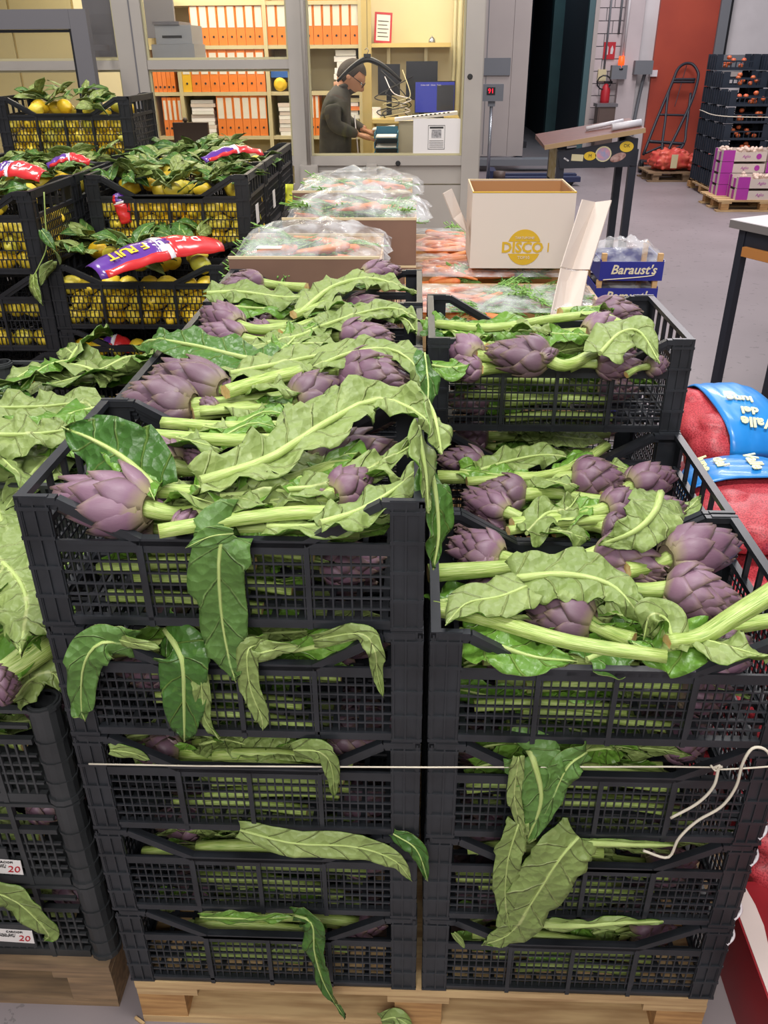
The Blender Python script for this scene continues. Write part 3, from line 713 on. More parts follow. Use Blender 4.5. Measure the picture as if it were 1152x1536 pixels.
leaf('dark green leaf along the rear left wall of the rear right crate', [(645, 505), (665, 485), (700, 480)], 1.28, .07, (0, -.4, 1), flip=False, seed=41, ruf=.013, mats=['dark_leaf_face', 'leaf_back', 'pale_rib'])
leaf('green leaf low at the left of the rear right crate', [(648, 548), (680, 552), (705, 548)], 1.25, .06, (0, -.5, 1), flip=False, seed=42, ruf=.01, rib=.003)

# ---- leaves hanging over the fronts of the stacks
GH = 'leaves hanging down the crate fronts'
def hang(label, pts, W, up=(0, -1, .1), Y=-.012, **k):
    P = [at(p[0], p[1], Y=(p[2] if len(p) > 2 else Y)) for p in pts]
    return leaf_thing(label, P, W, up, GH, **k)
DK = ['dark_leaf_face', 'leaf_back', 'pale_rib']
hang('long green leaf with curled tip hanging down the front of the top left crate', [(350, 782, .03), (335, 802, -.01), (328, 850, -.022), (333, 930, -.018), (344, 990, -.02), (354, 1024, -.022)], .086, flip=False, seed=51, ruf=.006, rib=.003, base=.5, lobes=.13, nu=34, shape=.5, mats=['leaf_hang', 'leaf_back', 'pale_rib'])
hang('small torn leaf beside the top of the long hanging leaf', [(350, 800, -.02), (315, 805, -.02), (278, 822, -.022)], .028, flip=False, seed=52, ruf=.003, rib=.0015, mats=['leaf_hang', 'leaf_back', 'pale_rib'])
hang('green leaf with holes hanging at the left of the second left crate', [(200, 965, .0), (150, 965, -.02), (125, 1000, -.025), (122, 1060, -.02), (128, 1082, -.02)], .062, flip=False, seed=53, ruf=.007, rib=.003, base=.5, mats=['leaf_hang', 'leaf_back', 'pale_rib'])
hang('pale pointed leaf beside the holed leaf of the second left crate', [(160, 955, .0), (200, 965, -.02), (240, 972, -.02)], .024, flip=True, seed=54, ruf=.003, rib=.001)
hang('broad dark leaf with a yellow rib hanging from the second left crate', [(250, 945, .03), (268, 975, -.01), (275, 1000, -.022), (276, 1050, -.022), (277, 1112, -.015)], .088, flip=False, seed=55, ruf=.006, rib=.006, base=.6, shape=.3, lobes=.06, mats=DK)
hang('pale frilled strip beside the broad dark leaf', [(300, 990, -.02), (303, 1040, -.024), (308, 1080, -.022), (330, 1108, -.02)], .028, flip=True, seed=56, ruf=.006, rib=.001, base=.5)
hang('pale narrow leaf with a rounded tip hanging from the second left crate', [(400, 965, .01), (372, 975, -.018), (375, 1030, -.02), (392, 1075, -.02), (394, 1096, -.02)], .036, flip=True, seed=57, ruf=.004, rib=.0015, base=.5, shape=.45)
hang('pale leaf lying along the mouth of the second left crate', [(372, 985, -.01), (410, 975, -.012), (450, 968, .0)], .04, flip=True, seed=58, ruf=.008, rib=.002)
hang('pale leaf hanging at the right of the second left crate', [(470, 960, .0), (540, 950, -.015), (562, 975, -.022), (566, 1010, -.02), (575, 1046, -.02)], .030, flip=True, seed=59, ruf=.004, rib=.0015, base=.5)
hang('leaf in the mouth of the second left crate', [(440, 975, .02), (500, 965, .01), (548, 955, .01)], .05, flip=False, seed=60, ruf=.008)
hang('pale leaf hanging over the string from the third left crate', [(440, 1125, .0), (480, 1128, -.014), (497, 1150, -.018), (502, 1197, -.016)], .040, flip=True, seed=61, ruf=.004, rib=.0015, base=.55)
hang('small leaf at the left mouth of the third left crate', [(165, 1125, .0), (200, 1130, -.005), (225, 1140, .0)], .03, flip=True, seed=62, ruf=.003, rib=.001)
hang('long pale leaf lying along the mouth of the fourth left crate', [(360, 1245, -.005), (440, 1265, -.018), (530, 1270, -.02), (590, 1290, -.02), (618, 1322, -.02)], .05, (0, -1, .5), flip=True, seed=63, ruf=.003, rib=.0025, base=.3, lobes=.05)
hang('dark tip of a leaf at the right end of the fourth left crate', [(590, 1250, .0), (625, 1275, -.014), (642, 1322, -.022)], .035, flip=False, seed=64, ruf=.004, rib=.002, mats=DK)
hang('long dark twisted leaf hanging from the lowest left crate over the pallet', [(440, 1372, .0), (468, 1385, -.018), (472, 1430, -.022), (488, 1480, -.03), (518, 1528, -.03)], .046, flip=False, seed=65, ruf=.007, rib=.0025, base=.5, twist=.5, mats=DK)
hang('green leaf lying in the mouth of the lowest left crate', [(300, 1375, .0), (370, 1378, -.008), (440, 1375, -.01)], .03, flip=False, seed=66, ruf=.005, rib=.002)
hang('dark green upper leaf hanging from the second right crate', [(790, 1118, .02), (800, 1140, -.012), (812, 1200, -.022), (790, 1262, -.02)], .095, flip=False, seed=67, ruf=.009, rib=.006, base=.5, mats=['leaf_hang', 'leaf_back', 'pale_rib'], nu=30)
hang('green side lobe of leaf hanging over the string on the right stack', [(880, 1128, .0), (852, 1150, -.02), (832, 1190, -.025), (808, 1240, -.02)], .052, flip=False, seed=68, ruf=.006, rib=.002, base=.4, mats=['leaf_hang', 'leaf_back', 'pale_rib'])
hang('pale folded edge of leaf down the second right crate', [(778, 1135, -.022), (772, 1200, -.028), (790, 1262, -.024)], .026, flip=True, seed=69, ruf=.004, rib=.001, base=.4)
hang('broad pale leaf hanging down the third and fourth right crates', [(868, 1255, -.01), (838, 1290, -.03), (800, 1350, -.032), (765, 1400, -.028), (722, 1418, -.025)], .105, flip=True, seed=70, ruf=.006, rib=.003, base=.4, shape=.5, lobes=.1, nu=30)
hang('pale leaf flap left of the broad one on the right stack', [(778, 1235, -.024), (762, 1290, -.03), (758, 1350, -.03), (766, 1398, -.028)], .05, flip=True, seed=71, ruf=.005, rib=.002, base=.4)
hang('stalk with torn leaf in the mouth of the third right crate', [(860, 1262, .0), (930, 1266, -.005), (1010, 1268, -.005)], .02, flip=True, seed=72, ruf=.002, rib=.007, shape=.4)
hang('pale leaf with a stalk in the mouth of the lowest right crate', [(800, 1385, .0), (860, 1388, -.01), (930, 1384, -.01), (995, 1382, -.005)], .03, flip=True, seed=73, ruf=.004, rib=.007, shape=.5)
hang('pale leaf scrap at the left of the lowest right crate', [(680, 1400, -.012), (690, 1412, -.014), (697, 1422, -.012)], .014, flip=True, seed=74, ruf=.001, rib=.0006)
# over the corner between the two stacks
hang('pale leaf hanging over the right corner of the front left crate', [(640, 600, .12), (652, 625, .05), (660, 665, .02), (662, 682, .01)], .05, (.7, -.6, .3), flip=True, seed=75, ruf=.006, rib=.003)
hang('green leaf hanging down in the gap between the two stacks', [(640, 690, .1), (652, 730, .05), (658, 800, .03), (650, 855, .02)], .06, (.6, -.8, .1), flip=False, seed=76, ruf=.009, rib=.004, mats=DK, base=.4)
hang('green leaf hanging at the right of the second left crate', [(636, 530, .42), (642, 580, .36), (640, 630, .3)], .05, (.6, -.8, .2), flip=False, seed=77, ruf=.006, rib=.003, mats=DK)
hang('ruffled leaf over the right rim of the front left crate', [(626, 640, .1), (634, 680, .06), (640, 720, .03), (642, 770, .012)], .045, (.7, -.5, .3), flip=True, seed=78, ruf=.008, rib=.004)
leaf_thing('torn pale leaf standing against the middle block of the front pallet', [at(572, 1530, Y=-.012), at(595, 1527, Y=-.02), at(622, 1545, Y=-.03)], .04, (0, -.8, .6), None, flip=True, seed=79, ruf=.005, rib=.002)

# ---- string tied around both stacks
def cord(label, pts, r, mname='string', name='string', cat='string', n_=None):
    return solo(name, MB().tube(spline(pts, n_ or len(pts)*6), r, 7), mname, label, cat)
def fy(p): return [at(x, y, Y=yy) for x, y, yy in p]
st = thing('string', 'white string around both front stacks with a knot and two loose ends', 'string', at(640, 1150, Y=-.02))
part('cord', MB().tube(fy([(128, 1143, .25), (134, 1146, -.004), (300, 1149, -.010), (640, 1151, -.012), (1000, 1150, -.011), (1072, 1151, -.014)]), .0016, 6), 'string', st, True)
part('cord', MB().tube(spline(fy([(1072, 1151, -.014), (1085, 1154, -.016), (1152, 1150, -.012), (1158, 1148, .02), (1160, 1146, .3)]), 16), .0016, 6), 'string', st, True)
part('knot', MB().tube(spline(fy([(1066, 1148, -.016), (1074, 1156, -.02), (1080, 1148, -.022), (1070, 1152, -.018), (1084, 1150, -.02)]), 20), .0019, 7), 'string', st, True)
part('loose_end', MB().tube(spline(fy([(1078, 1152, -.02), (1070, 1180, -.022), (1046, 1205, -.02), (1006, 1227, -.016)]), 20), .0026, 7), 'string', st, True)
part('loose_end', MB().tube(spline(fy([(1160, 1160, -.02), (1152, 1128, -.02), (1130, 1122, -.022), (1114, 1145, -.024), (1104, 1180, -.02), (1082, 1210, -.018), (1045, 1232, -.018), (1018, 1258, -.02), (1002, 1286, -.018), (965, 1276, -.014)]), 44), .0026, 7), 'string', st, True)
# ================================================================ left pallet: crates with round corner tubes
mat('grey_black_plastic', '#2a2c2e', .45, '#37393b', 10, bump=.05)
def tube_crate_meshes(W=.58, D=.388, h=.236, mt='grey_black_plastic'):
    r = {}; a = W/2; s = MB()
    s.box(-a+.05, a-.05, 0, .008, h-.05, h-.042); s.box(-a+.05, a-.05, .0, .012, h-.088, h-.076); s.box(-a+.05, a-.05, 0, .012, 0, .022)
    s.box(-a+.04, a-.04, -.002, .012, h-.012, h-.004)
    for z in (.045, .07, .092, .115): s.box(-a+.05, a-.05, .002, .008, z, z+.005)
    for k in range(1, 28):
        x = -a+.05+(W-.1)*k/28; s.box(x-.002, x+.002, .001, .007, .02, h-.08)
    for x in (-.16, 0, .16): s.box(x-.005, x+.005, -.002, .010, 0, h-.006)
    r['long_side'] = s.mesh('long_side', mt)
    r['card_holder'] = B(-.11, .07, -.004, .001, .035, .11).mesh('card_holder', mt)
    s = MB(); b = D/2
    s.box(0, .012, -b+.05, b-.05, h-.014, h-.004); s.box(0, .012, -b+.05, b-.05, h-.075, h-.063); s.box(0, .012, -b+.05, b-.05, 0, .02)
    lattice(s, -b+.045, b-.045, .02, h-.07, 14, 5, .005, .004, .005, .005, swap=True)
    r['short_side'] = s.mesh('short_side', mt)
    s = MB(); n_ = 14                                             # open round tube
    for k in range(n_):
        t0, t1 = 2*PI*k/n_, 2*PI*(k+1)/n_
        for z0, z1, R1 in ((0, h, .0285), (.05, .055, .031), (.10, .105, .031), (.15, .155, .031), (h-.012, h-.004, .033), (0, .012, .033)):
            R0 = .0245; c0, s0, c1, s1 = math.cos(t0), math.sin(t0), math.cos(t1), math.sin(t1)
            s.hexa([(R0*c0, R0*s0, z0), (R1*c0, R1*s0, z0), (R1*c1, R1*s1, z0), (R0*c1, R0*s1, z0), (R0*c0, R0*s0, z1), (R1*c0, R1*s0, z1), (R1*c1, R1*s1, z1), (R0*c1, R0*s1, z1)])
    r['corner_tube'] = s.mesh('corner_tube', mt)
    s = MB(); s.box(-a+.02, a-.02, -b+.02, b-.02, .004, .009); r['base'] = s.mesh('base', mt)
    return r
CT = tube_crate_meshes()
def tube_crate(x, y, z, label, group, price=False):
    t = thing('plastic_crate', label, 'crate', T(x, y, z), group); a, b = .29, .194
    for m in (T(0, -b, 0), T(0, b, 0, rz=PI)): link('long_side', CT['long_side'], t, m)
    link('card_holder', CT['card_holder'], t, T(.06, -b-.001, 0))
    for m in (T(-a, 0, 0), T(a, 0, 0, rz=PI)): link('short_side', CT['short_side'], t, m)
    for sx, sy in ((-1, -1), (1, -1), (1, 1), (-1, 1)): link('corner_tube', CT['corner_tube'], t, T(sx*(a-.024), sy*(b-.024), 0))
    link('base', CT['base'], t); return t
zl = [.144+.236*k for k in range(4)]
LXC = -.945
tube_crate(LXC, .245, zl[2], 'charcoal crate with open round corner tubes, topmost at the lower left', 'charcoal crates at the lower left')
tube_crate(LXC, .245, zl[1], 'charcoal crate with a price card, in the middle of the lower left stack', 'charcoal crates at the lower left')
tube_crate(LXC, .245, zl[0], 'charcoal crate at the bottom of the lower left stack directly on its pallet', 'charcoal crates at the lower left')
for k, nm in enumerate(('second', 'third')):
    for j in range(4):
        tube_crate(LXC, .655+.402*k, zl[j], 'charcoal crate, %s, in the %s row of the left artichoke pallet' % (('lowest', 'second from the bottom', 'third from the bottom', 'topmost')[j], nm), 'charcoal crates further back on the left pallet')
for k in range(3):
    pack(LXC+.02, .245, zl[k], 'artichoke packed in the %s charcoal crate at the lower left' % ('lowest', 'middle', 'topmost')[k], 'artichokes in the %s lower left crate' % ('lowest', 'middle', 'topmost')[k], 6, 200+k, .12)
# price cards
for (px, py, w_, h_, lb) in ((5, 1300, .075, .042, 'white price card with red figures 20 in the middle lower left crate'), (20, 1404, .085, .042, 'white price card with red figures 20 on the lowest lower left crate')):
    p = at(px, py, Y=.245-.194-.007)
    t = thing('price_card', lb, 'price card', T(p.x, p.y, p.z, ry=.06), 'price cards on the charcoal crates')
    part('card', B(-w_/2, w_/2, 0, .001, -h_/2, h_/2), 'label_paper', t)
    text('figures', '20', .026, T(w_*.26, -.0006, -.006, PI/2), 'red_print', t, .2)
    text('heading', 'CARCIOFI', .008, T(w_*.05, -.0006, h_*.34, PI/2), 'ink', t)
    text('small_print', 'ITALIA  CAT I\nPRODOTTO', .006, T(-w_*.15, -.0006, h_*.05, PI/2), 'ink', t)
# leafy heap on the left pallet
def heap(n_, x0, x1, y0, y1, z0, z1, label, group, seed, big=1.0, pitch=.25, cat='leaf'):
    r = random.Random(seed)
    for k in range(n_):
        o = link('artichoke_leaf', LV[r.randrange(10)], None, T(r.uniform(x0, x1), r.uniform(y0, y1), r.uniform(z0, z1), r.uniform(-.7, .7), r.uniform(-pitch, pitch), r.uniform(0, 6.28), (big*r.uniform(.8, 1.2), big*r.uniform(.9, 1.3), 1)))
        tag(o, label, cat, group)
heap(34, -1.15, -.73, .10, .42, .80, .98, 'crinkled green artichoke leaf heaped on the topmost charcoal crate at the lower left', 'leaves heaped on the topmost lower left crate', 5, 1.0)
heap(34, -1.15, -.72, .50, 1.3, 1.02, 1.13, 'pale artichoke leaf lying on the rear charcoal crates left of the lemon side', 'leaves on the rear charcoal crates', 6, 1.05)
GX = 'big leaves on the left pallet'
def lf(label, pts, z, W, up=UP, **k): return leaf_thing(label, A_(pts, z), W, up, GX, **k)
lf('big crinkled leaf sloping down the left edge beside the front left crate', [(-60, 800), (10, 850), (40, 900), (30, 980)], 1.05, .15, (.2, -.6, 1), flip=True, seed=81, ruf=.018, rib=.007)
lf('green leaf with a yellow stalk at the left edge', [(-70, 1030, .92), (0, 1000, .95), (60, 950, .98), (85, 960, .97)], .95, .08, (0, -.5, 1), flip=False, seed=82, ruf=.012, rib=.010)
lf('pale broken leaf by the open corner tube at the left', [(20, 1050, .86), (45, 1020, .90), (80, 1010, .91), (95, 1040, .88)], .88, .07, (0, -.6, 1), flip=True, seed=83, ruf=.012, rib=.003)
lf('long pale leaf at the left edge below the lemon crates', [(-90, 650), (0, 652), (60, 650), (130, 640)], 1.16, .12, (0, -.4, 1), flip=True, seed=84, ruf=.014, rib=.006)
lf('green leaf touching the rear left corner of the front left crate', [(150, 640), (100, 648), (60, 640), (0, 630)], 1.15, .11, (0, -.4, 1), flip=False, seed=85, ruf=.014, rib=.005)
lf('grey green leaf in front of the lowest lemon crates', [(-20, 612), (60, 610), (130, 606), (150, 640)], 1.13, .10, (0, -.4, 1), flip=True, seed=86, ruf=.014, rib=.004, mats=LM)
lf('dark leaf at the far left in front of the lemon pallet', [(-60, 600), (0, 590), (50, 596)], 1.10, .10, (0, -.4, 1), flip=False, seed=87, ruf=.014, rib=.004, mats=DK)
lf('broad leaf hanging at the left edge above the charcoal crates', [(-40, 700), (-5, 760), (10, 830), (-20, 900)], 1.05, .13, (.4, -.8, .6), flip=True, seed=88, ruf=.016, rib=.006)
hang('pale forked leaf hanging over the lowest lower left crate', [(-40, 1330, .03), (10, 1345, .02), (40, 1365, .016), (72, 1400, .014), (66, 1412, .014)], .07, flip=True, seed=89, ruf=.005, rib=.002, base=.6, Y=.02)
art_l = artichoke(at(-10, 1030, Z=.93), at(34, 1020, Z=.93), .032, None, 'purple artichoke at the left edge above the charcoal crates', None, 'bract')
stb = thing('leaf_stalk', 'thick yellowish stalk with a torn end at the left edge', 'stalk', at(-60, 1035, Z=.93), 'cut stalks among the artichokes')
part('stalk', MB().tube(spline([at(-60, 1035, Z=.93), at(10, 1010, Z=.94), at(75, 965, Z=.96)], 10), [.016+.0006*i for i in range(10)], 14, 0, .12, 6, 1), STEM_M, stb, True)

# ================================================================ lemon crates
n = NT('lemon_skin'); n.rough(.42); f = n.noise(9, 2); cc = n.ramp(n.rand(), [(0, '#e0b521'), (.45, '#e8cb3a'), (.8, '#dcc94a'), (1, '#aab23f')])
cc = n.mix(n.M('MULTIPLY', f, .35), cc, '#cfa31e'); n.col(cc); n.bump(n.noise(160, 1), .12, .001)
LE = MB().lathe([(.002, -.044), (.008, -.041), (.016, -.034), (.026, -.022), (.031, -.006), (.031, .008), (.026, .022), (.017, .033), (.008, .039), (.003, .044)], 12, axis='x').mesh('lemon', 'lemon_skin')
LEAFS = []
for k in range(5):
    mb = MB(); L = .075+.012*k; leaf_mesh(mb, [(0, 0, 0), (L*.5, .004*(k-2), .008), (L, .006*(k-2), -.004*k)], L*.48, UP, seed=300+k, ruf=.003, nu=9, nv=5, rib=.0012, lobes=.03, base=.15, shape=.8)
    LEAFS.append(mb.mesh('leaf', ['lemon_leaf_face', 'leaf_back', 'pale_rib'] if k % 2 else ['dark_leaf_face', 'leaf_back', 'pale_rib']))
TWG = MB().tube([(0, 0, 0), (.04, .006, .006), (.09, 0, .002)], .0016, 5).mesh('twig', 'stalk')
def sprig(M, label, group, r, nn=4):
    t = thing('lemon_sprig', label, 'leafy twig', M, group)
    link('twig', TWG, t)
    for k in range(nn):
        link('leaf', LEAFS[r.randrange(5)], t, T(.02+.08*k/nn, 0, .003, r.uniform(-.7, .7), r.uniform(-.35, .15), (1 if k % 2 else -1)*r.uniform(.4, 1.3)))
def lemons(x, y, z, nm, top=True, front=True, seed=0, h=.24, right=True, nt=16, ns=14):
    r = random.Random(seed); g = 'lemons in the '+nm
    lab = 'yellow lemon in the '+nm
    spots = []
    if front:
        for q in range(3):
            for j in range(8):
                if not right and q == 1 and not top: continue
                spots.append((x-.235+.067*j+r.uniform(-.006, .006)+(.03 if q % 2 else 0)-.01, y-.158+r.uniform(0, .006), z+.038+.052*q))
    if right:
        for q in range(3):
            for j in range(4): spots.append((x+.258, y-.09+.068*j+r.uniform(-.005, .005), z+.038+.052*q+r.uniform(-.004, .004)))
    if top:
        k = 0
        while k < nt:
            k += 1; spots.append((x+r.uniform(-.23, .23), y-.145+.29*r.random(), z+h-.045+r.uniform(-.012, .02)))
    for p in spots:
        tag(link('lemon', LE, None, T(p[0], p[1], p[2], r.uniform(0, 3), r.uniform(-.5, .5), r.uniform(0, 6.28))), lab, 'lemon', g)
    if top:
        for k in range(ns):
            sprig(T(x+r.uniform(-.24, .2), y-.15+.3*r.random(), z+h-.018+r.uniform(0, .03), r.uniform(-.4, .4), r.uniform(-.35, .1), r.uniform(0, 6.28)), 'leafy lemon twig in the '+nm, 'lemon sprigs in the '+nm, r)
lx2 = -.96; dz = .24
def lcol(x, y, rim, n_, nm, show=()):
    p = (rim-.144)/n_
    for k in range(n_):
        nk = ('topmost' if k == n_-1 else 'fifth from the top' if k == n_-5 and k else 'lowest' if k == 0 else ('second from the top' if k == n_-2 else 'third from the top' if k == n_-3 else 'fourth from the top'))
        crate(x, y, .144+p*k, 'black lemon crate, %s of the %s' % (nk, nm), 'lemon crates', CL, sz=p/.24)
    return [.144+p*k for k in range(n_)]
z2a = lcol(lx2, 1.965, 1.245, 5, 'near lemon stack')
lemons(lx2, 1.965, z2a[4], 'open lemon crate nearest the artichokes with the fruit bag', seed=1, right=False)
lemons(lx2, 1.965, z2a[3], 'second lemon crate of the stack nearest the artichokes', top=False, seed=2, right=False)
lemons(lx2, 1.965, z2a[2], 'third lemon crate of the stack nearest the artichokes', top=False, seed=3, right=False)
for j, yy in enumerate((2.37, 2.775, 3.18)):
    nm = ('tall lemon stack behind the fruit bag', 'middle tall lemon stack', 'rear tall lemon stack')[j]
    zz = lcol(-.935, yy, 1.478, 5, nm)
    lemons(-.935, yy, zz[4], 'top crate of the '+nm, seed=10+j, front=(j == 0), nt=10, ns=26, right=(j == 0))
z1 = lcol(-1.566, 1.965, 1.478, 5, 'leftmost near lemon stack')
for q in range(4):
    lemons(-1.566, 1.965, z1[4-q], 'leftmost near lemon crates', top=(q == 0), seed=20+q, right=(q < 1), ns=14, nt=12)
for j, yy in enumerate((2.37, 2.775)):
    zz = lcol(-1.566, yy, 1.478, 5, 'left lemon stack in %s row' % ('second', 'third')[j])
    lemons(-1.566, yy, zz[4], 'left lemon crate of the %s row' % ('second', 'third')[j], seed=30+j, front=False, right=False, nt=12, ns=18)
zz = lcol(-1.585, 3.18, 1.70, 6, 'rear left lemon stack')
lemons(-1.585, 3.18, zz[5], 'highest lemon crate in front of the office window', seed=40, nt=12, ns=12, right=False)
# fruit bags with lettering
mat('bag_purple', '#5b2c8e', .3, coat=.6); mat('bag_red', '#d12a2c', .3, coat=.6); mat('bag_white', '#e9e4ea', .35, coat=.5); mat('bag_yellow', '#e8c531', .4)
def fruit_bag(p, q, W, label, letters=True, sw=.6, seed=0):
    p, q = V(p), V(q); t = thing('fruit_bag', label, 'bag', p)
    C = spline([p, p.lerp(q, .35)+V((0, 0, .02)), p.lerp(q, .65)+V((0, 0, .022)), q], 22)
    def strip(v0, v1, a, b, mname, off=0, nm='sleeve'):
        P, Q = [], []
        for i in range(int(a*21), int(b*21)+1):
            s = i/21; ww = W*(.35+.65*math.sin(PI*(.12+.76*s))**.7); row, rq = [], []
            d = (C[min(i+1, 21)]-C[max(0, i-1)]).normalized(); sd = d.cross(V((0, -.45, 1))).normalized(); up = sd.cross(d)
            for j in range(7):
                v = (v0+(v1-v0)*j/6); th = v*1.35
                pt = C[i]+sd*ww*.5*math.sin(th)+up*(ww*.28*math.cos(th)+off+.0025*math.sin(s*31+v*3+seed))
                row.append(pt); rq.append(pt-up*.002)
            P.append(row); Q.append(rq)
        return part(nm, MB().sheet(P, Q, None, 0), mname, t, True)
    strip(-1, 1, 0, .48, 'bag_purple'); strip(-1, 1, .48, .58, 'bag_white'); strip(-1, 1, .58, 1, 'bag_red')  # white band is the bag's highlight put into its colour
    strip(.55, 1.02, .05, .55, 'bag_red', .001, 'red_stripe')
    if letters:
        d = (q-p).normalized(); up = V((0, -.45, 1)); sd = d.cross(up).normalized(); up = sd.cross(d).normalized()
        for i, (ch, s, c) in enumerate(zip('TIURF', (.16, .205, .26, .325, .385), ['bag_yellow']*5)):
            k = int(s*21); d_ = (C[k+1]-C[k-1]).normalized(); sd_ = d_.cross(V((0, -.45, 1))).normalized(); u_ = sd_.cross(d_)
            R_ = Matrix((-d_, sd_, u_)).transposed().to_4x4()
            if R_.determinant() < 0: R_ = Matrix((-d_, -sd_, u_)).transposed().to_4x4()
            o = text('letter', ch, W*.40, Matrix.Translation(C[k]+u_*(W*.272)-p) @ R_, c, t, bold=.001)
        for ch, s, c in zip('NUSTAD', (.47, .535, .60, .67, .74, .81), ['bag_white', 'bag_purple', 'bag_purple', 'bag_white', 'bag_white', 'bag_white']):
            k = int(s*21); d_ = (C[min(k+1, 21)]-C[k-1]).normalized(); sd_ = d_.cross(V((0, -.45, 1))).normalized(); u_ = sd_.cross(d_)
            R_ = Matrix((-d_, sd_, u_)).transposed().to_4x4()
            if R_.determinant() < 0: R_ = Matrix((-d_, -sd_, u_)).transposed().to_4x4()
            ww = W*(.35+.65*math.sin(PI*(.12+.76*s))**.7)
            text('letter', ch, W*.32, Matrix.Translation(C[k]+u_*(ww*.275)-p) @ R_, c, t, bold=.0008)
    return t
fruit_bag(at(140, 412, Z=1.262), at(326, 370, Z=1.28), .135, 'purple and red fruit bag lettered upside down on the near lemon crate')
fruit_bag(at(-30, 268, Z=1.49), at(66, 266, Z=1.50), .09, 'red and purple fruit bag on the lemons at the left edge', True, seed=2)
fruit_bag(at(72, 250, Z=1.49), at(135, 244, Z=1.50), .05, 'red fruit bag tip between leaves of the left lemon row', False, seed=3)
fruit_bag(at(305, 242, Z=1.50), at(392, 230, Z=1.51), .06, 'purple and red fruit bag at the back of the tall lemon stacks', False, seed=4)
fruit_bag(at(148, 522, Y=1.80), at(198, 524, Y=1.80), .07, 'purple and red bag squeezed in the second lemon crate from the top', False, seed=5)
fruit_bag(at(176, 290, Y=2.19), at(190, 335, Y=2.182), .06, 'purple and red bag hanging inside the front of the tall lemon crate', False, seed=6)
cord('cream string tied around the lemon stacks at the left', fy([(-60, 566, 1.745), (0, 566, 1.745), (120, 566, 1.745), (178, 566, 1.745), (200, 567, 1.75)]), .0035)
# bare twig hanging at the left
tw = thing('bare_twig', 'long thin lemon twig hanging over the corner between the lemon stacks', 'twig', at(62, 292, Y=1.72))
part('stem', MB().tube(spline(fy([(66, 288, 1.74), (68, 330, 1.73), (70, 370, 1.73), (58, 400, 1.725), (48, 418, 1.72)]), 16), .0022, 6), 'stalk', tw, True)
for k, (px, py) in enumerate(((62, 345), (78, 372), (80, 392), (50, 412))):
    link('leaf', LEAFS[k % 5], tw, Matrix.Translation(-at(62, 292, Y=1.72)) @ Matrix.Translation(at(px, py, Y=1.725)) @ T(0, 0, 0, .9, .9, k*1.7))
# yellow tag on the lemon crate side
mat('tag_yellow', '#d9e021', .5)
tg = MB(); tg.sheet([[at(428+3*j, 276+8*i, X=-.60+.006*math.sin(i*1.3+j)) for j in range(5)] for i in range(5)], [[at(428+3*j, 276+8*i, X=-.603+.006*math.sin(i*1.3+j)) for j in range(5)] for i in range(5)])
tag(solo('yellow_tag', tg, 'tag_yellow', 'fluorescent yellow crumpled tag hanging on the side of the tall lemon stack', 'tag'))
for px, py in ((411, 296), (386, 318)):
    p = at(px, py, X=-.628)
    solo('paper_label', B(p.x, p.x+.001, p.y-.03, p.y+.03, p.z-.04, p.z+.03), 'label_paper', 'white paper label on the tall lemon stack, %s' % ('beside the yellow tag' if px > 400 else 'the nearer of two'), 'label')

# ================================================================ wooden boxes with bagged carrots and greens
n = NT('clear_film'); n.rough(.12); n.b.inputs['Base Color'].default_value = (.9, .92, .95, 1)
nz_ = n.noise(16, 4); n.bump(n.noise(13, 3), .7, .02)
tr = n.N('ShaderNodeBsdfTransparent'); ms = n.N('ShaderNodeMixShader'); mr = n.N('ShaderNodeMapRange'); n.L(nz_, mr.inputs[0]); mr.inputs[1].default_value = .35; mr.inputs[2].default_value = .75; mr.inputs[3].default_value = .05; mr.inputs[4].default_value = .34
n.L(mr.outputs[0], ms.inputs[0]); n.L(tr.outputs[0], ms.inputs[1]); n.L(n.b.outputs[0], ms.inputs[2]); n.L(ms.outputs[0], n.n['Material Output'].inputs[0])
mat('brown_board', '#6e5144', .7, '#7c5d4d', 4); mat('box_edge', '#cdb894', .7); mat('carrot', '#d9703a', .5, '#e08c4e', 30); mat('plywood', '#c39a68', .75, '#d3ae7c', 5, (1, 10, 10))
mat('tray_black', '#2c2a2a', .5)
CAR = MB().lathe([(.003, -.09), (.006, -.06), (.010, -.02), (.0135, .04), (.014, .07), (.009, .082), (.004, .086)], 8, axis='x').mesh('carrot', 'carrot')
FR_ = []
for k in range(3):
    mb = MB(); r = random.Random(k)
    for j in range(9):
        a = r.uniform(-.5, .5); L = r.uniform(.08, .16); mb.tube([(0, 0, 0), (L*.5, L*.4*a, r.uniform(0, .02)), (L, L*a, r.uniform(-.01, .02))], [.0015, .0012, .0008], 4)
        for i in range(5):
            s_ = .4+.12*i; mb.tube([(L*s_, L*a*s_, .006), (L*(s_+.15), L*a*s_+(.02 if i % 2 else -.02), .008)], [.0012, .003], 4)
    FR_.append(mb.mesh('frond', 'frond' if 'frond' in MATS else (mat('frond', '#64933f', .6, '#8db35d', 30) and 'frond')))
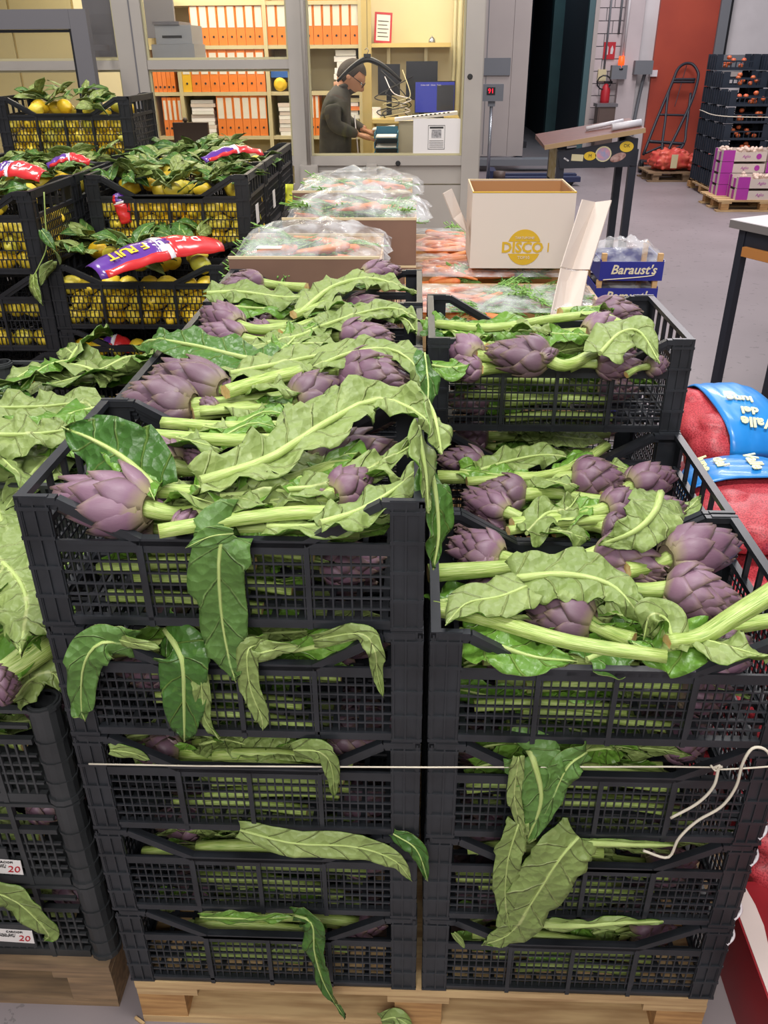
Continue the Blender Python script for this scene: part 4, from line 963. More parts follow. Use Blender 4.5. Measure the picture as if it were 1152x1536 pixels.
def wooden_box(x0, x1, y0, y1, z0, z1, label, group, front='brown_board', hole=True):
    t = thing('wooden_box', label, 'box', (x0, y0, z0), group); W, D, h = x1-x0, y1-y0, z1-z0
    f_ = MB()
    if hole:
        f_.box(0, W, 0, .006, 0, h*.28); f_.box(0, W, 0, .006, h*.42, h-.008); f_.box(0, W*.38, 0, .006, h*.28, h*.42); f_.box(W*.62, W, 0, .006, h*.28, h*.42)
    else: f_.box(0, W, 0, .006, 0, h-.008)
    part('front_board', f_, front, t); part('rear_board', B(0, W, D-.006, D, 0, h-.008), 'plywood', t)
    part('top_edge', B(-.001, W+.001, -.001, .008, h-.008, h), 'box_edge', t); part('top_edge', B(-.001, W+.001, D-.008, D+.001, h-.008, h), 'box_edge', t)
    for x in (0, W-.006): part('side_board', B(x, x+.006, .007, D-.007, 0, h*.72), 'plywood', t)
    for x in (.007, W-.025):
        for y in (.007, D-.025): part('corner_block', B(x, x+.018, y, y+.018, 0, h-.01), 'plywood', t)
    part('bottom', B(.004, W-.004, .006, D-.006, 0, .005), 'plywood', t); return t
def bag_over(x0, x1, y0, y1, z, hgt, label, seed, name='plastic_bag', tail=None):
    P, Q = [], []; nx, ny = 26, 18; r = random.Random(seed)
    for i in range(nx):
        row, rq = [], []
        for j in range(ny):
            u, v = i/(nx-1), j/(ny-1); e = (math.sin(PI*u)**.45)*(math.sin(PI*v)**.45)
            q = noise.noise(V((u*5+seed, v*5, 0)))*.30+noise.noise(V((u*9, v*9, seed)))*.10
            x = x0+(x1-x0)*u; y = y0+(y1-y0)*v
            p = V((x+.02*noise.noise(V((v*6, seed, u*2))), y, z+hgt*e*(.85+q)+.004*math.sin(u*40+v*17)*e))
            row.append(p); rq.append(p-V((0, 0, .0012)))
        P.append(row); Q.append(rq)
    mb = MB().sheet(P, Q)
    if tail:
        pass
    return solo(name, mb, 'clear_film', label, 'plastic bag')
def carrots(x0, x1, y0, y1, z0, z1, n_, nf, nm, seed, ax=None, fx=None):
    r = random.Random(seed)
    for k in range(n_):
        tag(link('carrot', CAR, None, T(r.uniform(x0, x1 if ax is None else ax), r.uniform(y0, y1), r.uniform(z0, z1), 0, r.uniform(-.2, .2), r.uniform(-.5, .5)+(PI if r.random() < .4 else 0))), 'orange carrot under film in the '+nm, 'carrot', 'carrots in the '+nm)
    for k in range(nf):
        tag(link('carrot_greens', FR_[k % 3], None, T(r.uniform(x0 if fx is None else fx, x1), r.uniform(y0, y1), r.uniform(z0, z1)-.012, r.uniform(-.4, .4), r.uniform(-.3, .2), r.uniform(-.9, .9)+(PI if r.random() < .5 else 0))), 'feathery green carrot top under film in the '+nm, 'greens', 'carrot tops in the '+nm)
WG = 'wooden boxes behind the left artichoke crates'
pallet(-.64, 1.66, 'wooden pallet hidden under the boxes of bagged carrots', 'pallet_wood_dark', 1.28, 1.34)
for j, (y0, x0, x1, z1) in enumerate(((1.632, -.612, -.135, 1.30), (2.06, -.50, -.02, 1.345), (2.50, -.52, -.04, 1.375))):
    zt = z1-.165; nn = 6; p = (zt-.144)/nn; row_ = ('first', 'second', 'third')[j]
    if j < 3:
        for k in range(nn): wooden_box(x0, x1, y0, y0+.38, .144+p*k, .144+p*(k+1)-.001, 'wooden vegetable box, number %d from the floor under the %s bagged box' % (k+1, row_), WG, hole=False)
    wooden_box(x0, x1, y0, y0+.38, zt, z1, ('nearest wooden box with a brown front and hand hole full of bagged carrots', 'second wooden box with bagged greens behind the nearest one', 'farthest wooden box with bagged greens in front of the office door')[j], WG)
    carrots(x0+.1, x1-.1, y0+.07, y0+.32, z1-.05, z1+.01, 6, 26, row_+' wooden box', 50+j)
    bag_over(x0+.003, x1+(.03 if j == 0 else .05), y0+.012, y0+.39, z1-.015, (.105, .105, .085)[j], ('clear plastic bag bulging out of the nearest wooden box', 'clear plastic bag over the second wooden box', 'clear plastic bag over the farthest wooden box')[j], 7+j)
p = at(390, 384, Y=1.70)
solo('label_sheet', B(p.x-.005, p.x+.075, 1.66, 1.70, 1.318, 1.3195), 'paper', 'white label sheet on the bag of the nearest wooden box', 'paper')
# trays of carrots under film in the middle
TG = 'carrot trays under film'
def tray(x0, x1, y0, y1, z0, z1, label):
    t = thing('carrot_tray', label, 'tray', (x0, y0, z0), TG); W, D, h = x1-x0, y1-y0, z1-z0
    part('base', B(0, W, 0, D, 0, .01), 'plywood', t)
    for y in (0, D-.012): part('long_side', B(0, W, y, y+.012, .011, h*.8), 'plywood', t)
    for x in (0, W-.012): part('short_side', B(x, x+.012, .013, D-.013, .011, h), 'plywood', t)
    return t
for (nm, x0, x1, y0, y1, z1, sd) in (('front carrot tray', -.09, .60, 1.63, 2.0, 1.125, 1), ('carrot tray under the white carton', -.06, .60, 2.03, 2.42, 1.145, 2), ('rear carrot tray', -.06, .60, 2.45, 2.95, 1.15, 3)):
    zt = z1-.13; p = (zt-.144)/7 if True else 0
    for k in range(7): tray(x0, x1, y0, y1, .144+p*k, .144+p*(k+1)-.001, 'shallow wooden tray, number %d from the floor below the %s' % (k+1, nm))
    tray(x0, x1, y0, y1, zt, z1, 'shallow wooden tray, the topmost, being the '+nm)
    carrots(x0+.09, x1-.1, y0+.04, y1-.04, z1-.035, z1+.0, 26 if sd > 1 else 14, 30 if sd == 1 else 14, nm, sd, ax=x0+.34, fx=x0+.28)
    P, Q = [], []
    for i in range(30):
        row, rq = [], []
        for j in range(12):
            u, v = i/29, j/11; e = min(1, 8*u, 8*(1-u))*min(1, 5*v, 5*(1-v))
            p_ = V((x0+(x1-x0)*u, y0+(y1-y0)*v, z1+.001+e*(.018+.006*noise.noise(V((u*9, v*5, sd)))+.002*math.sin(u*60+v*9))))
            row.append(p_); rq.append(p_-V((0, 0, .0008)))
        P.append(row); Q.append(rq)
    solo('plastic_film', MB().sheet(P, Q), 'clear_film', 'clear film stretched over the '+nm, 'plastic film', 'films over the carrot trays')

# ================================================================ white carton with the yellow disc
cx0, cx1, cy0, cy1, cz0, cz1 = .175, .535, 2.05, 2.38, 1.172, 1.43
t = thing('carton', 'open white carton with a yellow disc and lettering standing on the carrot trays', 'box', (cx0, cy0, cz0))
W, D, h = cx1-cx0, cy1-cy0, cz1-cz0
for nm, b0, b1 in (('front_panel', (0, 0), (W, .004)), ('rear_panel', (0, D-.004), (W, D))):
    part(nm, B(b0[0], b1[0], b0[1], b1[1], 0, h), 'white_card', t)
part('rear_lining', B(.005, W-.005, D-.0065, D-.0045, .004, h-.002), 'cardboard', t)
for x, s_ in ((0, 1), (W-.004, -1)):
    part('side_panel', B(x, x+.004, .0045, D-.0045, 0, h), 'white_card', t)
    part('side_lining', B(x+(.0045 if s_ > 0 else -.0025), x+(.0065 if s_ > 0 else -.0005), .005, D-.008, .004, h-.002), 'cardboard', t)
part('base', B(.005, W-.005, .005, D-.008, 0, .003), 'cardboard', t)
e = MB(); e.box(0, W, -.001, .005, h, h+.004); part('yellow_edge', e, 'yellow_print', t)
e = MB(); e.box(0, .005, .005, D, h, h+.004); e.box(W-.005, W, .005, D, h, h+.004); e.box(.005, W-.005, D-.005, D, h, h+.004); part('torn_edge', e, 'box_edge', t)
part('near_flap', MB().bar((.004, -.003, h-.012), (W-.004, -.003, h-.012), .002, .022), 'yellow_print', t) if False else None
p = at(786, 371, Y=cy0)-V((cx0, cy0, cz0)); rx, rz_ = .060, .062
def seg(z0, z1):
    pts = []
    a0, a1 = math.asin(max(-1, min(1, z0/rz_))), math.asin(max(-1, min(1, z1/rz_)))
    for k in range(13): a = a0+(a1-a0)*k/12; pts.append((p.x+rx*math.cos(a), -.0014, p.z+rz_*math.sin(a)))
    for k in range(13): a = a1+(a0-a1)*k/12; pts.append((p.x-rx*math.cos(a), -.0014, p.z+rz_*math.sin(a)))
    return pts
part('disc_top', MB().prism(seg(.020, rz_)[::-1], (0, .001, 0)), 'yellow_print', t)
part('disc_bottom', MB().prism(seg(-rz_, -.022)[::-1], (0, .001, 0)), 'yellow_print', t)
text('lettering', 'DISCO', .050, T(p.x-.006, -.001, p.z-.002, PI/2), 'yellow_print', t, bold=.0018)
text('figure', '1', .046, T(p.x+.086, -.001, p.z-.002, PI/2), 'yellow_print', t)
text('small_lettering', 'TARTUFONE', .012, T(p.x, -.0026, p.z+.033, PI/2), 'white_card', t)
text('small_lettering', 'TOP10', .015, T(p.x, -.0026, p.z-.036, PI/2), 'white_card', t)
# flaps torn from the carton
def flap(label, pxs, Y, folds=None, group='torn carton flaps'):
    t = thing('carton_flap', label, 'cardboard', at(*pxs[0][0][:2], Y=pxs[0][0][2]), group)
    for k, quad in enumerate(pxs):
        P = [at(a, b, Y=c) for a, b, c in quad]; nrm = (P[1]-P[0]).cross(P[3]-P[0]).normalized()*.004
        part('panel', MB().prism(P, nrm), 'white_card', t, True); 
    return t
flap('long creased white carton flap leaning against the right of the carton', [[(832, 300-2, 1.90), (873, 306, 1.93), (846, 402, 1.84), (792+22, 402, 1.80)][::1], ], 0) if False else None
flap('long creased white carton flap leaning against the right of the carton',
     [[(874, 299, 1.86), (893, 303, 1.90), (858, 404, 1.78), (842, 400, 1.74)], [(893, 303, 1.90), (917, 300, 1.86), (884, 404, 1.74), (858, 404, 1.78)],
      [(842, 402, 1.74), (858, 406, 1.78), (848, 476, 1.66), (826, 476, 1.63)], [(858, 406, 1.78), (882, 406, 1.74), (868, 476, 1.62), (848, 476, 1.66)]], 0)
flap('bent white carton flap sticking out at the left of the carton', [[(665, 290, 2.06), (678, 283, 2.12), (692, 318, 2.16), (680, 328, 2.08)], [(680, 328, 2.08), (692, 318, 2.16), (699, 332, 2.2), (700, 348, 2.1)]], 0)

# ================================================================ blue lettered boxes on the floor behind
mat('blue_print', '#232a86', .5, '#283091', 4); mat('cream_print', '#e2d8b6', .5)
bx, by = at(900, 405, Y=3.2).x, 3.2
pz = at(930, 418, Y=3.2).z; bh = .13; BW = .31
nb = 7; base_ = pz-.003-(nb-1)*bh
for k in range(nb):
    z0 = (pz-.01)-(nb-1-k)*bh if True else 0
    if z0 < 0: continue
    off = 0 if k == nb-1 else -.012
    t = thing('blue_box', ('blue box with cream script lettering and a clear bag, topmost of its stack' if k == nb-1 else 'blue box with cream script lettering, second of its stack' if k == nb-2 else 'blue box number %d from the floor in the stack behind the right crates' % (k+1)), 'box', (bx+off, by, z0), 'blue lettered boxes')
    part('front_board', B(0, BW, 0, .005, 0, .092), 'blue_print', t); part('rear_board', B(0, BW, .335, .34, 0, .092), 'blue_print', t)
    for x in (0, BW-.005): part('side_board', B(x, x+.005, .006, .334, 0, .10), 'blue_print', t)
    for x in (.006, BW-.03):
        for y in (.006, .31): part('corner_block', B(x, x+.024, y, y+.024, 0, bh-.001), 'plywood', t)
    part('bottom', B(.006, BW-.006, .006, .334, .001, .006), 'plywood', t)
    if k >= nb-2:
        text('lettering', "Baraust's", .062, T(BW*.53, -.001, .052, PI/2), 'cream_print', t, .25, bold=.0012)
        part('underline', MB().tube(spline([(.02, -.001, .004), (BW*.5, -.001, .014), (BW*.84, -.001, .026), (BW*.86, -.001, .04)], 12), .0026, 6), 'cream_print', t)
    tz0 = z0
base_z = pz-.01-(nb-1)*bh
t = thing('wooden_crate_base', 'low wooden platform under the blue boxes', 'platform', (bx-.02, by-.01, 0))
bzb = (pz-.01)-(nb-1)*bh
while bzb < 0: bzb += bh
part('plank', B(0, BW+.02, 0, .1, max(.02, bzb-.02), max(.03, bzb-.001)), 'pallet_wood_dark', t); part('plank', B(0, BW+.02, .25, .35, max(.02, bzb-.02), max(.03, bzb-.001)), 'pallet_wood_dark', t)
for x in (0, BW-.06): part('runner', B(x, x+.08, 0, .35, 0, max(.02, bzb-.021)), 'pallet_wood_dark', t)
mat('thin_white_film', '#dcdcdc', .3); 
bag_over(bx-.03, bx+BW+.01, by+.02, by+.32, pz-.01+.09, .10, 'crumpled clear bag bulging from the topmost blue box', 33)
bag_over(bx+.01, bx+BW-.02, by+.01, by+.30, pz-.01+.09-bh, .03, 'clear bag pressed in the second blue box', 34)
# ================================================================ red sacks, red carton, table and desk on the right
n = NT('red_net'); n.rough(.45)
vo = n.N('ShaderNodeTexVoronoi'); vo.inputs['Scale'].default_value = 240; n.L(n.N('ShaderNodeTexCoord').outputs['Object'], vo.inputs[0])
n.col(n.ramp(vo.outputs[0], [(.2, '#8c1f2a'), (.6, '#bd4048')])); n.bump(vo.outputs[0], .3, .001)
mat('sack_blue', '#1c86d2', .36, '#1877c4', 8, bump=.5, coat=.15); mat('sack_deep_blue', '#1b4fbf', .3, coat=.7); mat('lettering_cream', '#f1ecb4', .4); mat('picture_orange', '#d9a06a', .5, '#b58fb8', 40)
def superpt(u, v, a, b, c):
    cu, su, cv, sv = math.cos(u), math.sin(u), math.cos(v), math.sin(v)
    pw = lambda x, e: math.copysign(abs(x)**e, x)
    return V((a*pw(cv, .7)*pw(cu, .6), b*pw(cv, .7)*pw(su, .6), c*pw(sv, .9)))
def net_sack(x, y, z, a, b, c, rz, label, band=(-.35, .45), letters=None, seed=0, bumps=.016, group='red net sacks with blue bands', lrot=0, tilt=0):
    t = thing('net_sack', label, 'sack', T(x, y, z, tilt, 0, rz), group)
    cells = [superpt(*(lambda q: (q.uniform(0, 6.28), q.uniform(-.9, 1.35)))(random.Random(seed*91+i)), a, b, c) for i in range(70)]
    def pt(u, v, off):
        p = superpt(u, v, a, b, c); d = min((p-q).length for q in cells)
        k = bumps*1.1*max(0, 1-(d/.034)**2)**.5 + .006*noise.noise(p*9+V((seed, 0, 0)))
        return p + p.normalized()*(k*(1 if off < .001 else .35)+off) + V((0, 0, c))
    mb = MB(); P = [[pt(2*PI*j/64, -PI/2+PI*i/34, 0) for j in range(65)] for i in range(35)]
    mb.sheet(P); part('net', mb, 'red_net', t)
    if band:
        P, Q = [], []
        for i in range(19):
            v = -.25+(PI+.1)*i/18; row, rq = [], []
            for j in range(13):
                xx = band[0]+(band[1]-band[0])*j/12
                # ring around the sack in its own y-z plane
                cy = math.cos(v); sy = math.sin(v); e = max(.15, 1-abs(xx)**3.5)
                q = V((xx*a, b*1.03*math.copysign(abs(cy)**.75, cy)*e**.5, c*1.0*math.copysign(abs(sy)**.8, sy)*e**.5+c))
                nn = V((0, cy*.6, sy))
                row.append(q+nn*(.022+.005*noise.noise(V((xx*5, v*3, seed)))+.002*math.sin(xx*23+v*5))); rq.append(row[-1]-nn*.003)
            P.append(row); Q.append(rq)
        bd = part('band', MB().sheet(P, Q), 'sack_blue', t)
        if letters:
            for (s, ox, oy, sz, rr) in letters:
                v = PI/2-oy; e = max(.15, 1-abs(ox)**3.5)
                q = V((ox*a, b*1.03*math.copysign(abs(math.cos(v))**.75, math.cos(v))*e**.5*1.0, c*(abs(math.sin(v))**.8)*e**.5+c)); nn = V((0, math.cos(v)*.6, math.sin(v))).normalized()
                text('lettering', s, sz, Matrix.Translation(q+nn*.0275) @ V((0, 0, 1)).rotation_difference(nn).to_matrix().to_4x4() @ Matrix.Rotation(rr, 4, 'Z'), 'lettering_cream', bd, bold=.0015, ex=.0012)
    return t
pallet(.66, .26, 'wooden pallet under the red net sacks', 'pallet_wood_dark', .8, 1.2)
rs = random.Random(3)
for k in range(6):
    z0 = .15+.128*k
    if k < 5:
        net_sack(.905, .68, z0, .20, .19, .062, rs.uniform(-.08, .08), 'red net sack, level %d from the bottom of the nearer sack pile' % (k+1), seed=k, bumps=.010)
    net_sack(.905, 1.12, z0, .20, .20, .062, rs.uniform(-.08, .08), 'red net sack, level %d from the bottom of the farther sack pile' % (k+1), seed=k+10, bumps=.010) if k < 5 else None
net_sack(.85, .86, .785, .195, .165, .060, PI/2, 'red net sack with a blue band lettered sideways, lying in front of the top one', (-.02, .86), [('Valle', .42, -.02, .048, PI), ('del', .42, .32, .042, PI), ('lune', .42, .60, .046, PI), ('C', .42, -.34, .04, PI)], seed=31, bumps=.015, tilt=0)
net_sack(.885, 1.25, .80, .150, .17, .088, .12, 'red net sack with a blue band lettered upside down at the top of the pile', (-.45, .72), [('Valle', .1, -.62, .046, PI-.2), ('del', .08, -.32, .04, PI-.2), ('lune', .06, -.04, .042, PI-.2)], seed=32, bumps=.015, tilt=.12)
for k in range(5): net_sack(.90, .34, .15+.115*k, .15, .11, .060, 0, 'red net sack, level %d from the bottom beside the front right stack' % (k+1), (-.5, .6) if k % 2 == 0 else None, seed=60+k, bumps=.018)
net_sack(1.42, 1.55, .62, .22, .2, .10, .3, 'red net sack partly seen at the right edge behind the blue bands', None, seed=33)
for k in range(4): net_sack(1.42, 1.55, .03+.145*k, .22, .2, .072, .3, 'red net sack, level %d below the one at the right edge' % (k+1), None, seed=34+k)
# red carton at the lower right
mat('carton_red', '#8f1420', .45, '#7a1019', 5); mat('carton_white', '#cfc0ba', .5); mat('strap_black', '#15171c', .4)
X0 = .70
t = thing('red_carton', 'red carton with a white wavy stripe standing on the floor at the lower right', 'box', (X0, -.5, 0))
part('side_panel', B(0, .006, 0, .74, .0, .20), 'carton_red', t); part('front_panel', B(.007, .5, 0, .006, 0, .20), 'carton_red', t)
part('rear_panel', B(.007, .5, .734, .74, 0, .20), 'carton_red', t); part('far_panel', B(.494, .5, .007, .733, 0, .20), 'carton_red', t)
part('lid', B(0, .5, 0, .74, .2005, .205), 'carton_red', t)
wv = [(.004, .02, .2056), (.004, .73, .2056)] + [(.022+.012*math.sin(k*.9)+.018*(1-k/14), .73-.71*k/14, .2056) for k in range(15)]
part('white_stripe', MB().prism(wv[::-1], (0, 0, .0015)), 'carton_white', t)
net_sack(.955, -.02, .207, .17, .20, .055, .1, 'red net sack lying on the red carton beside the front right stack', None, seed=41, group=None)
stp = thing('black_strap', 'black strap with a metal buckle across the red net sack at the lower right', 'strap', (0, 0, 0))
part('webbing', MB().tube(spline([(.765, .12, .27), (.775, .0, .285), (.80, -.10, .275), (.84, -.2, .255)], 12), .011, 6, flat=.35), 'strap_black', stp)
part('buckle', B(.758, .786, .07, .09, .285, .292), 'dark_grey_paint', stp)
# hooks at the corner of the right stack
mat('clip_white', '#d9d2d6', .4)
for k, (px, py) in enumerate(((1140, 1245), (1127, 1285), (1103, 1366), (1092, 1404))):
    p = at(px+2, py, Y=.012)
    cl = MB().tube(spline([p+V((-.006, -.01, -.012)), p+V((.005, -.004, -.004)), p+V((.007, 0, .006)), p+V((.004, .004, .016))], 8), .0035, 6)
    solo('white_clip', cl, 'clip_white', ('topmost', 'second', 'third', 'lowest')[k]+' white plastic clip on the right corner of the front right stack', 'clip', 'white clips on the right stack corner')

# ---- white topped table at the right edge
mat('table_top_white', '#e9e4e6', .3); mat('table_edge', '#77716f', .5); mat('steel_dark', '#22252f', .45); mat('orange_wood', '#b3763a', .6)
tp = V((1.72, 3.88, 0)); ztop = 1.035; ang = -math.radians(62)
t = thing('work_table', 'white topped work table with dark steel legs at the right edge', 'table', T(tp.x, tp.y, 0, rz=ang))
part('table_top', B(0, 1.1, 0, .7, ztop-.004, ztop), 'table_top_white', t); part('top_edge', B(.0, 1.1, 0, .7, ztop-.045, ztop-.005), 'table_edge', t)
for x, y in ((.05, .03), (1.03, .03), (.05, .61), (1.03, .61)): part('leg', B(x, x+.045, y, y+.045, 0, ztop-.046), 'steel_dark', t)
part('apron', B(.097, 1.028, .035, .055, ztop-.19, ztop-.047), 'steel_dark', t); part('apron', B(.055, .09, .078, .608, ztop-.19, ztop-.047), 'steel_dark', t)
part('shelf_rail', B(.12, 1.0, .0, .03, ztop-.18, ztop-.13), 'orange_wood', t)
part('brace', B(.42, .465, .036, .075, 0, ztop-.191), 'steel_dark', t)
# ---- slanted desk with stickers
Yd = 5.2; t = thing('writing_desk', 'tall black steel writing desk with slanted wooden top and stickers', 'desk', (.95, Yd, 0))
def r_(px, py, Y=Yd): p = at(px, py, Y=Y); return (p.x-.95, p.y-Yd, p.z)
q = [r_(836, 228), r_(957, 207), r_(955, 250), r_(840, 253)]
part('front_plate', MB().prism(q[::-1], (0, .008, 0)), 'steel_dark', t)
a, b_ = r_(816, 218), r_(967, 192)
tpm = MB(); tpm.hexa([(a[0], -.03, a[2]-.022), (b_[0], -.03, b_[2]-.022), (b_[0], .50, b_[2]-.0), (a[0], .50, a[2]-.0), (a[0], -.03, a[2]), (b_[0], -.03, b_[2]), (b_[0], .50, b_[2]+.03), (a[0], .50, a[2]+.03)])
mat('desk_wood', '#5c2f22', .5, '#6e3c2c', 6, (2, 12, 8)); mat('desk_edge', '#a98b66', .6)
part('desk_top', tpm, 'desk_wood', t)
part('top_edging', MB().bar((a[0], -.034, a[2]-.011), (b_[0], -.034, b_[2]-.011), .006, .03), 'desk_edge', t)
xl, xr = r_(840, 250)[0], r_(955, 250)[0]; zb = r_(900, 252)[2]
part('leg', B(xr-.05, xr, .0, .05, 0, zb+.12), 'steel_dark', t); part('leg', B(xr-.05, xr, .42, .47, 0, b_[2]-.02), 'steel_dark', t)
part('leg', B(xl-.02, xl+.03, .009, .05, 0, a[2]-.03), 'steel_dark', t); part('leg', B(xl-.02, xl+.03, .42, .47, 0, a[2]-.02), 'steel_dark', t)
part('side_rail', B(xl-.02, xl-.005, .05, .42, zb+.0, zb+.10), 'steel_dark', t); part('side_rail', B(xr-.015, xr, .05, .42, zb, zb+.18), 'steel_dark', t)
mat('sticker_yellow', '#d8b42e', .5); mat('sticker_pink', '#c98a94', .5, '#7d92b5', 25); mat('sticker_brown', '#7a4b40', .5, '#b99a92', 30); mat('sticker_cream', '#cdc29a', .6); mat('sticker_poster', '#b9ae86', .6, '#a08a3a', 22)
def oval(px, py, rx, rz, m, nm='sticker', lab=None, rot=0):
    c = r_(px, py); pts = []
    for k in range(18):
        th = 2*PI*k/18; x, z = rx*math.cos(th), rz*math.sin(th); pts.append((c[0]+x*math.cos(rot)-z*math.sin(rot), -.0005, c[2]+x*math.sin(rot)+z*math.cos(rot)))
    o = part(nm, MB().prism(pts, (0, -.001, 0)), m, t, label=lab); return c
c = oval(940, 220, .047, .034, 'sticker_yellow', lab='yellow oval sticker at the right'); text('sticker_print', 'OK', .03, T(c[0], -.0025, c[2]+.006, PI/2), 'ink', t)
c = oval(905, 231, .055, .050, 'sticker_cream', lab='round sticker with red and blue picture'); oval(905, 231, .047, .042, 'sticker_pink', 'sticker_picture').y if False else part('sticker_picture', MB().prism([(c[0]+.046*math.cos(2*PI*k/18), -.0021, c[2]+.041*math.sin(2*PI*k/18)) for k in range(18)], (0, -.001, 0)), 'sticker_pink', t); bpy.data.objects
c = oval(885, 234, .042, .028, 'sticker_yellow', lab='yellow oval sticker at the left'); text('sticker_print', 'M', .03, T(c[0], -.0025, c[2], PI/2), 'ink', t)
c = oval(927, 236, .055, .026, 'sticker_brown', lab='brown wavy edged sticker', rot=.35)
c = r_(866, 236); part('sticker', MB().bar((c[0]-.04, -.0012, c[2]), (c[0]+.04, -.0012, c[2]-.004), .0012, .042), 'sticker_cream', t, label='torn cream paper sticker')
c = r_(858, 221); part('sticker', MB().bar((c[0]-.035, -.0012, c[2]), (c[0]+.03, -.0012, c[2]+.008), .0012, .014), 'white_paint', t)
for k in range(2): c = r_(848+3*k, 237+2*k); part('sticker', MB().bar((c[0]-.01, -.0012, c[2]), (c[0]+.01, -.0012, c[2]-.01), .0012, .01), 'white_paint', t)
c = r_(822, 224); part('poster', B(xl-.0225, xl-.021, .06, .40, zb-.10, zb+.13), 'sticker_poster', t)
mat('tube_white', '#d6d4da', .35)
def roll(p0, p1, z0, z1, y, r1, label, nm='paper_roll'):
    a_, b2 = at(*p0, Y=y), at(*p1, Y=y); solo(nm, MB().tube([a_, b2], r1, 12), 'tube_white', label, 'paper roll')
roll((879, 193), (935, 181), 0, 0, 5.45, .014, 'thin white paper roll lying on the slanted desk')
roll((918, 191), (962, 184), 0, 0, 5.30, .024, 'thicker white roll at the raised end of the slanted desk')

# ================================================================ the hall behind
YB = 15.6
def X_(px, py, Y): return at(px, py, Y=Y).x
def wallpx(name, px0, px1, py, Y, mt, th=.12, z0=0, z1=5.5):
    return struct(name, B(X_(px0, py, Y), X_(px1, py, Y)-.002, Y, Y+th, z0, z1), mt)
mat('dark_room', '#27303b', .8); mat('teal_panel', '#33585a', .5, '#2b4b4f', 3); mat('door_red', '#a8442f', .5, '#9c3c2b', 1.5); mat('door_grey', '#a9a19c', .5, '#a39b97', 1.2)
mat('tile_white', '#b9afb0', .4, '#c2b8b9', 2); mat('bumper_grey', '#6d7176', .5); mat('jamb_teal', '#3f5d62', .45)
struct('wall_left', B(-9, -8.9, -3, 27, 0, 5.5), 'white_paint'); struct('wall_right', B(10.9, 11, -3, 27, 0, 5.5), 'white_paint')
struct('wall_back', B(-9, X_(789, 150, YB)-.02, YB+.2, YB+.3, 0, 5.5), 'white_paint')
struct('wall_front', B(-9, 11, -3.1, -3.0, 0, 5.5), 'white_paint')
# sliding door leaf
xa, xb = X_(727, 150, 15.0), X_(789, 150, 15.0)
xa -= .6
t = tag(link('door_1', None, None, T(xa, 15.0, 0)), kind='structure')
part('panel', B(0, xb-xa-.28, 0, .09, .22, 5), 'door_grey', t); part('panel', B(xb-xa-.275, xb-xa, 0, .09, .22, 5), 'door_grey', t)
zz_ = at(750, 100, Y=15).z; part('band', B(.02, xb-xa-.3, -.03, -.001, zz_-.13, zz_+.13), 'bumper_grey', t)
part('metal_rail', B(-.2, xb-xa+.5, -.35, -.001, .10, .2), 'bumper_grey', t)
for k in range(3): part('seam', B(.1+k*.25, .11+k*.25, -.006, -.0005, .25, 5), 'bumper_grey', t)
part('latch', B(xb-xa+.001, xb-xa+.06, .0, .08, .35, .45), 'strap_black', t)
# dark cold room behind the doorway
x0, x1 = X_(789, 150, YB), X_(884, 100, YB)
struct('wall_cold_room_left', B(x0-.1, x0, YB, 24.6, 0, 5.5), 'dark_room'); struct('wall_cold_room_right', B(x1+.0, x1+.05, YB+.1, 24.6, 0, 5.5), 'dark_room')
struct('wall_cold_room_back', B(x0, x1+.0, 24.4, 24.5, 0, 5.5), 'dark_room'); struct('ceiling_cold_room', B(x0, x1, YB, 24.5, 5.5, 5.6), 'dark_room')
tl = X_(845, 100, 19); struct('wall_teal_pillar', B(tl-.28, tl+.30, 19, 19.3, 0, 5.5), 'teal_panel')
pc = at(857, 121, Y=18.99); solo('switch_box', B(pc.x-.10, pc.x+.10, 18.9, 18.999, pc.z-.16, pc.z+.16), 'jamb_teal', 'small grey switch box on the teal pillar in the dark room', 'switch box')
jb = X_(884, 100, YB); struct('trim_1', B(jb-.10, jb, YB-.05, YB+.1, 0, 5.5), 'jamb_teal'); struct('trim_2', B(jb, jb+.07, YB-.07, YB+.1, 0, 5.5), 'door_grey')
# tiled wall: blocks as pieces
wx0, wx1 = jb+.07, X_(930, 100, YB)
tw_ = tag(link('wall_tiled', None, None, T(wx0, YB, 0)), kind='structure')
part('backing', B(0, wx1-wx0, .03, .12, 0, 5.5), 'bumper_grey', tw_)
tm = {}
rowh = .19; ww = wx1-wx0
tl_me = [B(.006, ww*f-.006, 0, .029, .006, rowh-.006).mesh('tile', 'tile_white') for f in (.56, .44, .30, .70)]
for k in range(28):
    fs = (0, 1) if k % 2 else (2, 3); f0 = (.56, .30)[0 if k % 2 else 1]
    link('tile', tl_me[fs[0]], tw_, T(0, 0, k*rowh)); link('tile', tl_me[fs[1]], tw_, T(ww*f0, 0, k*rowh))
wallpx('wall_pilaster', 930, 957, 100, YB-.15, 'tile_white', .3)
wallpx('wall_white_panel', 957, 990, 100, YB, 'white_paint', .2)
wallpx('door_2', 978, 1066, 100, YB-.05, 'door_red', .12, 0, 5.5) if False else struct('door_2', B(X_(976, 110, YB), X_(1062, 110, YB), YB-.08, YB+.1, 0.02, 5.5), 'door_red')
xr2 = X_(1062, 110, YB); struct('trim_3', B(xr2+.002, xr2+.16, YB-.14, YB+.1, 0, 5.5), 'bumper_grey'); struct('trim_4', B(xr2+.162, xr2+.21, YB-.1, YB+.1, 0, 5.5), 'strap_black')
struct('wall_right_of_door', B(xr2+.212, 10.9, YB, YB+.15, 0, 5.5), 'white_paint')
zb1 = at(1120, 95, Y=14.3); t = tag(link('trim_5', None, None), kind='structure')
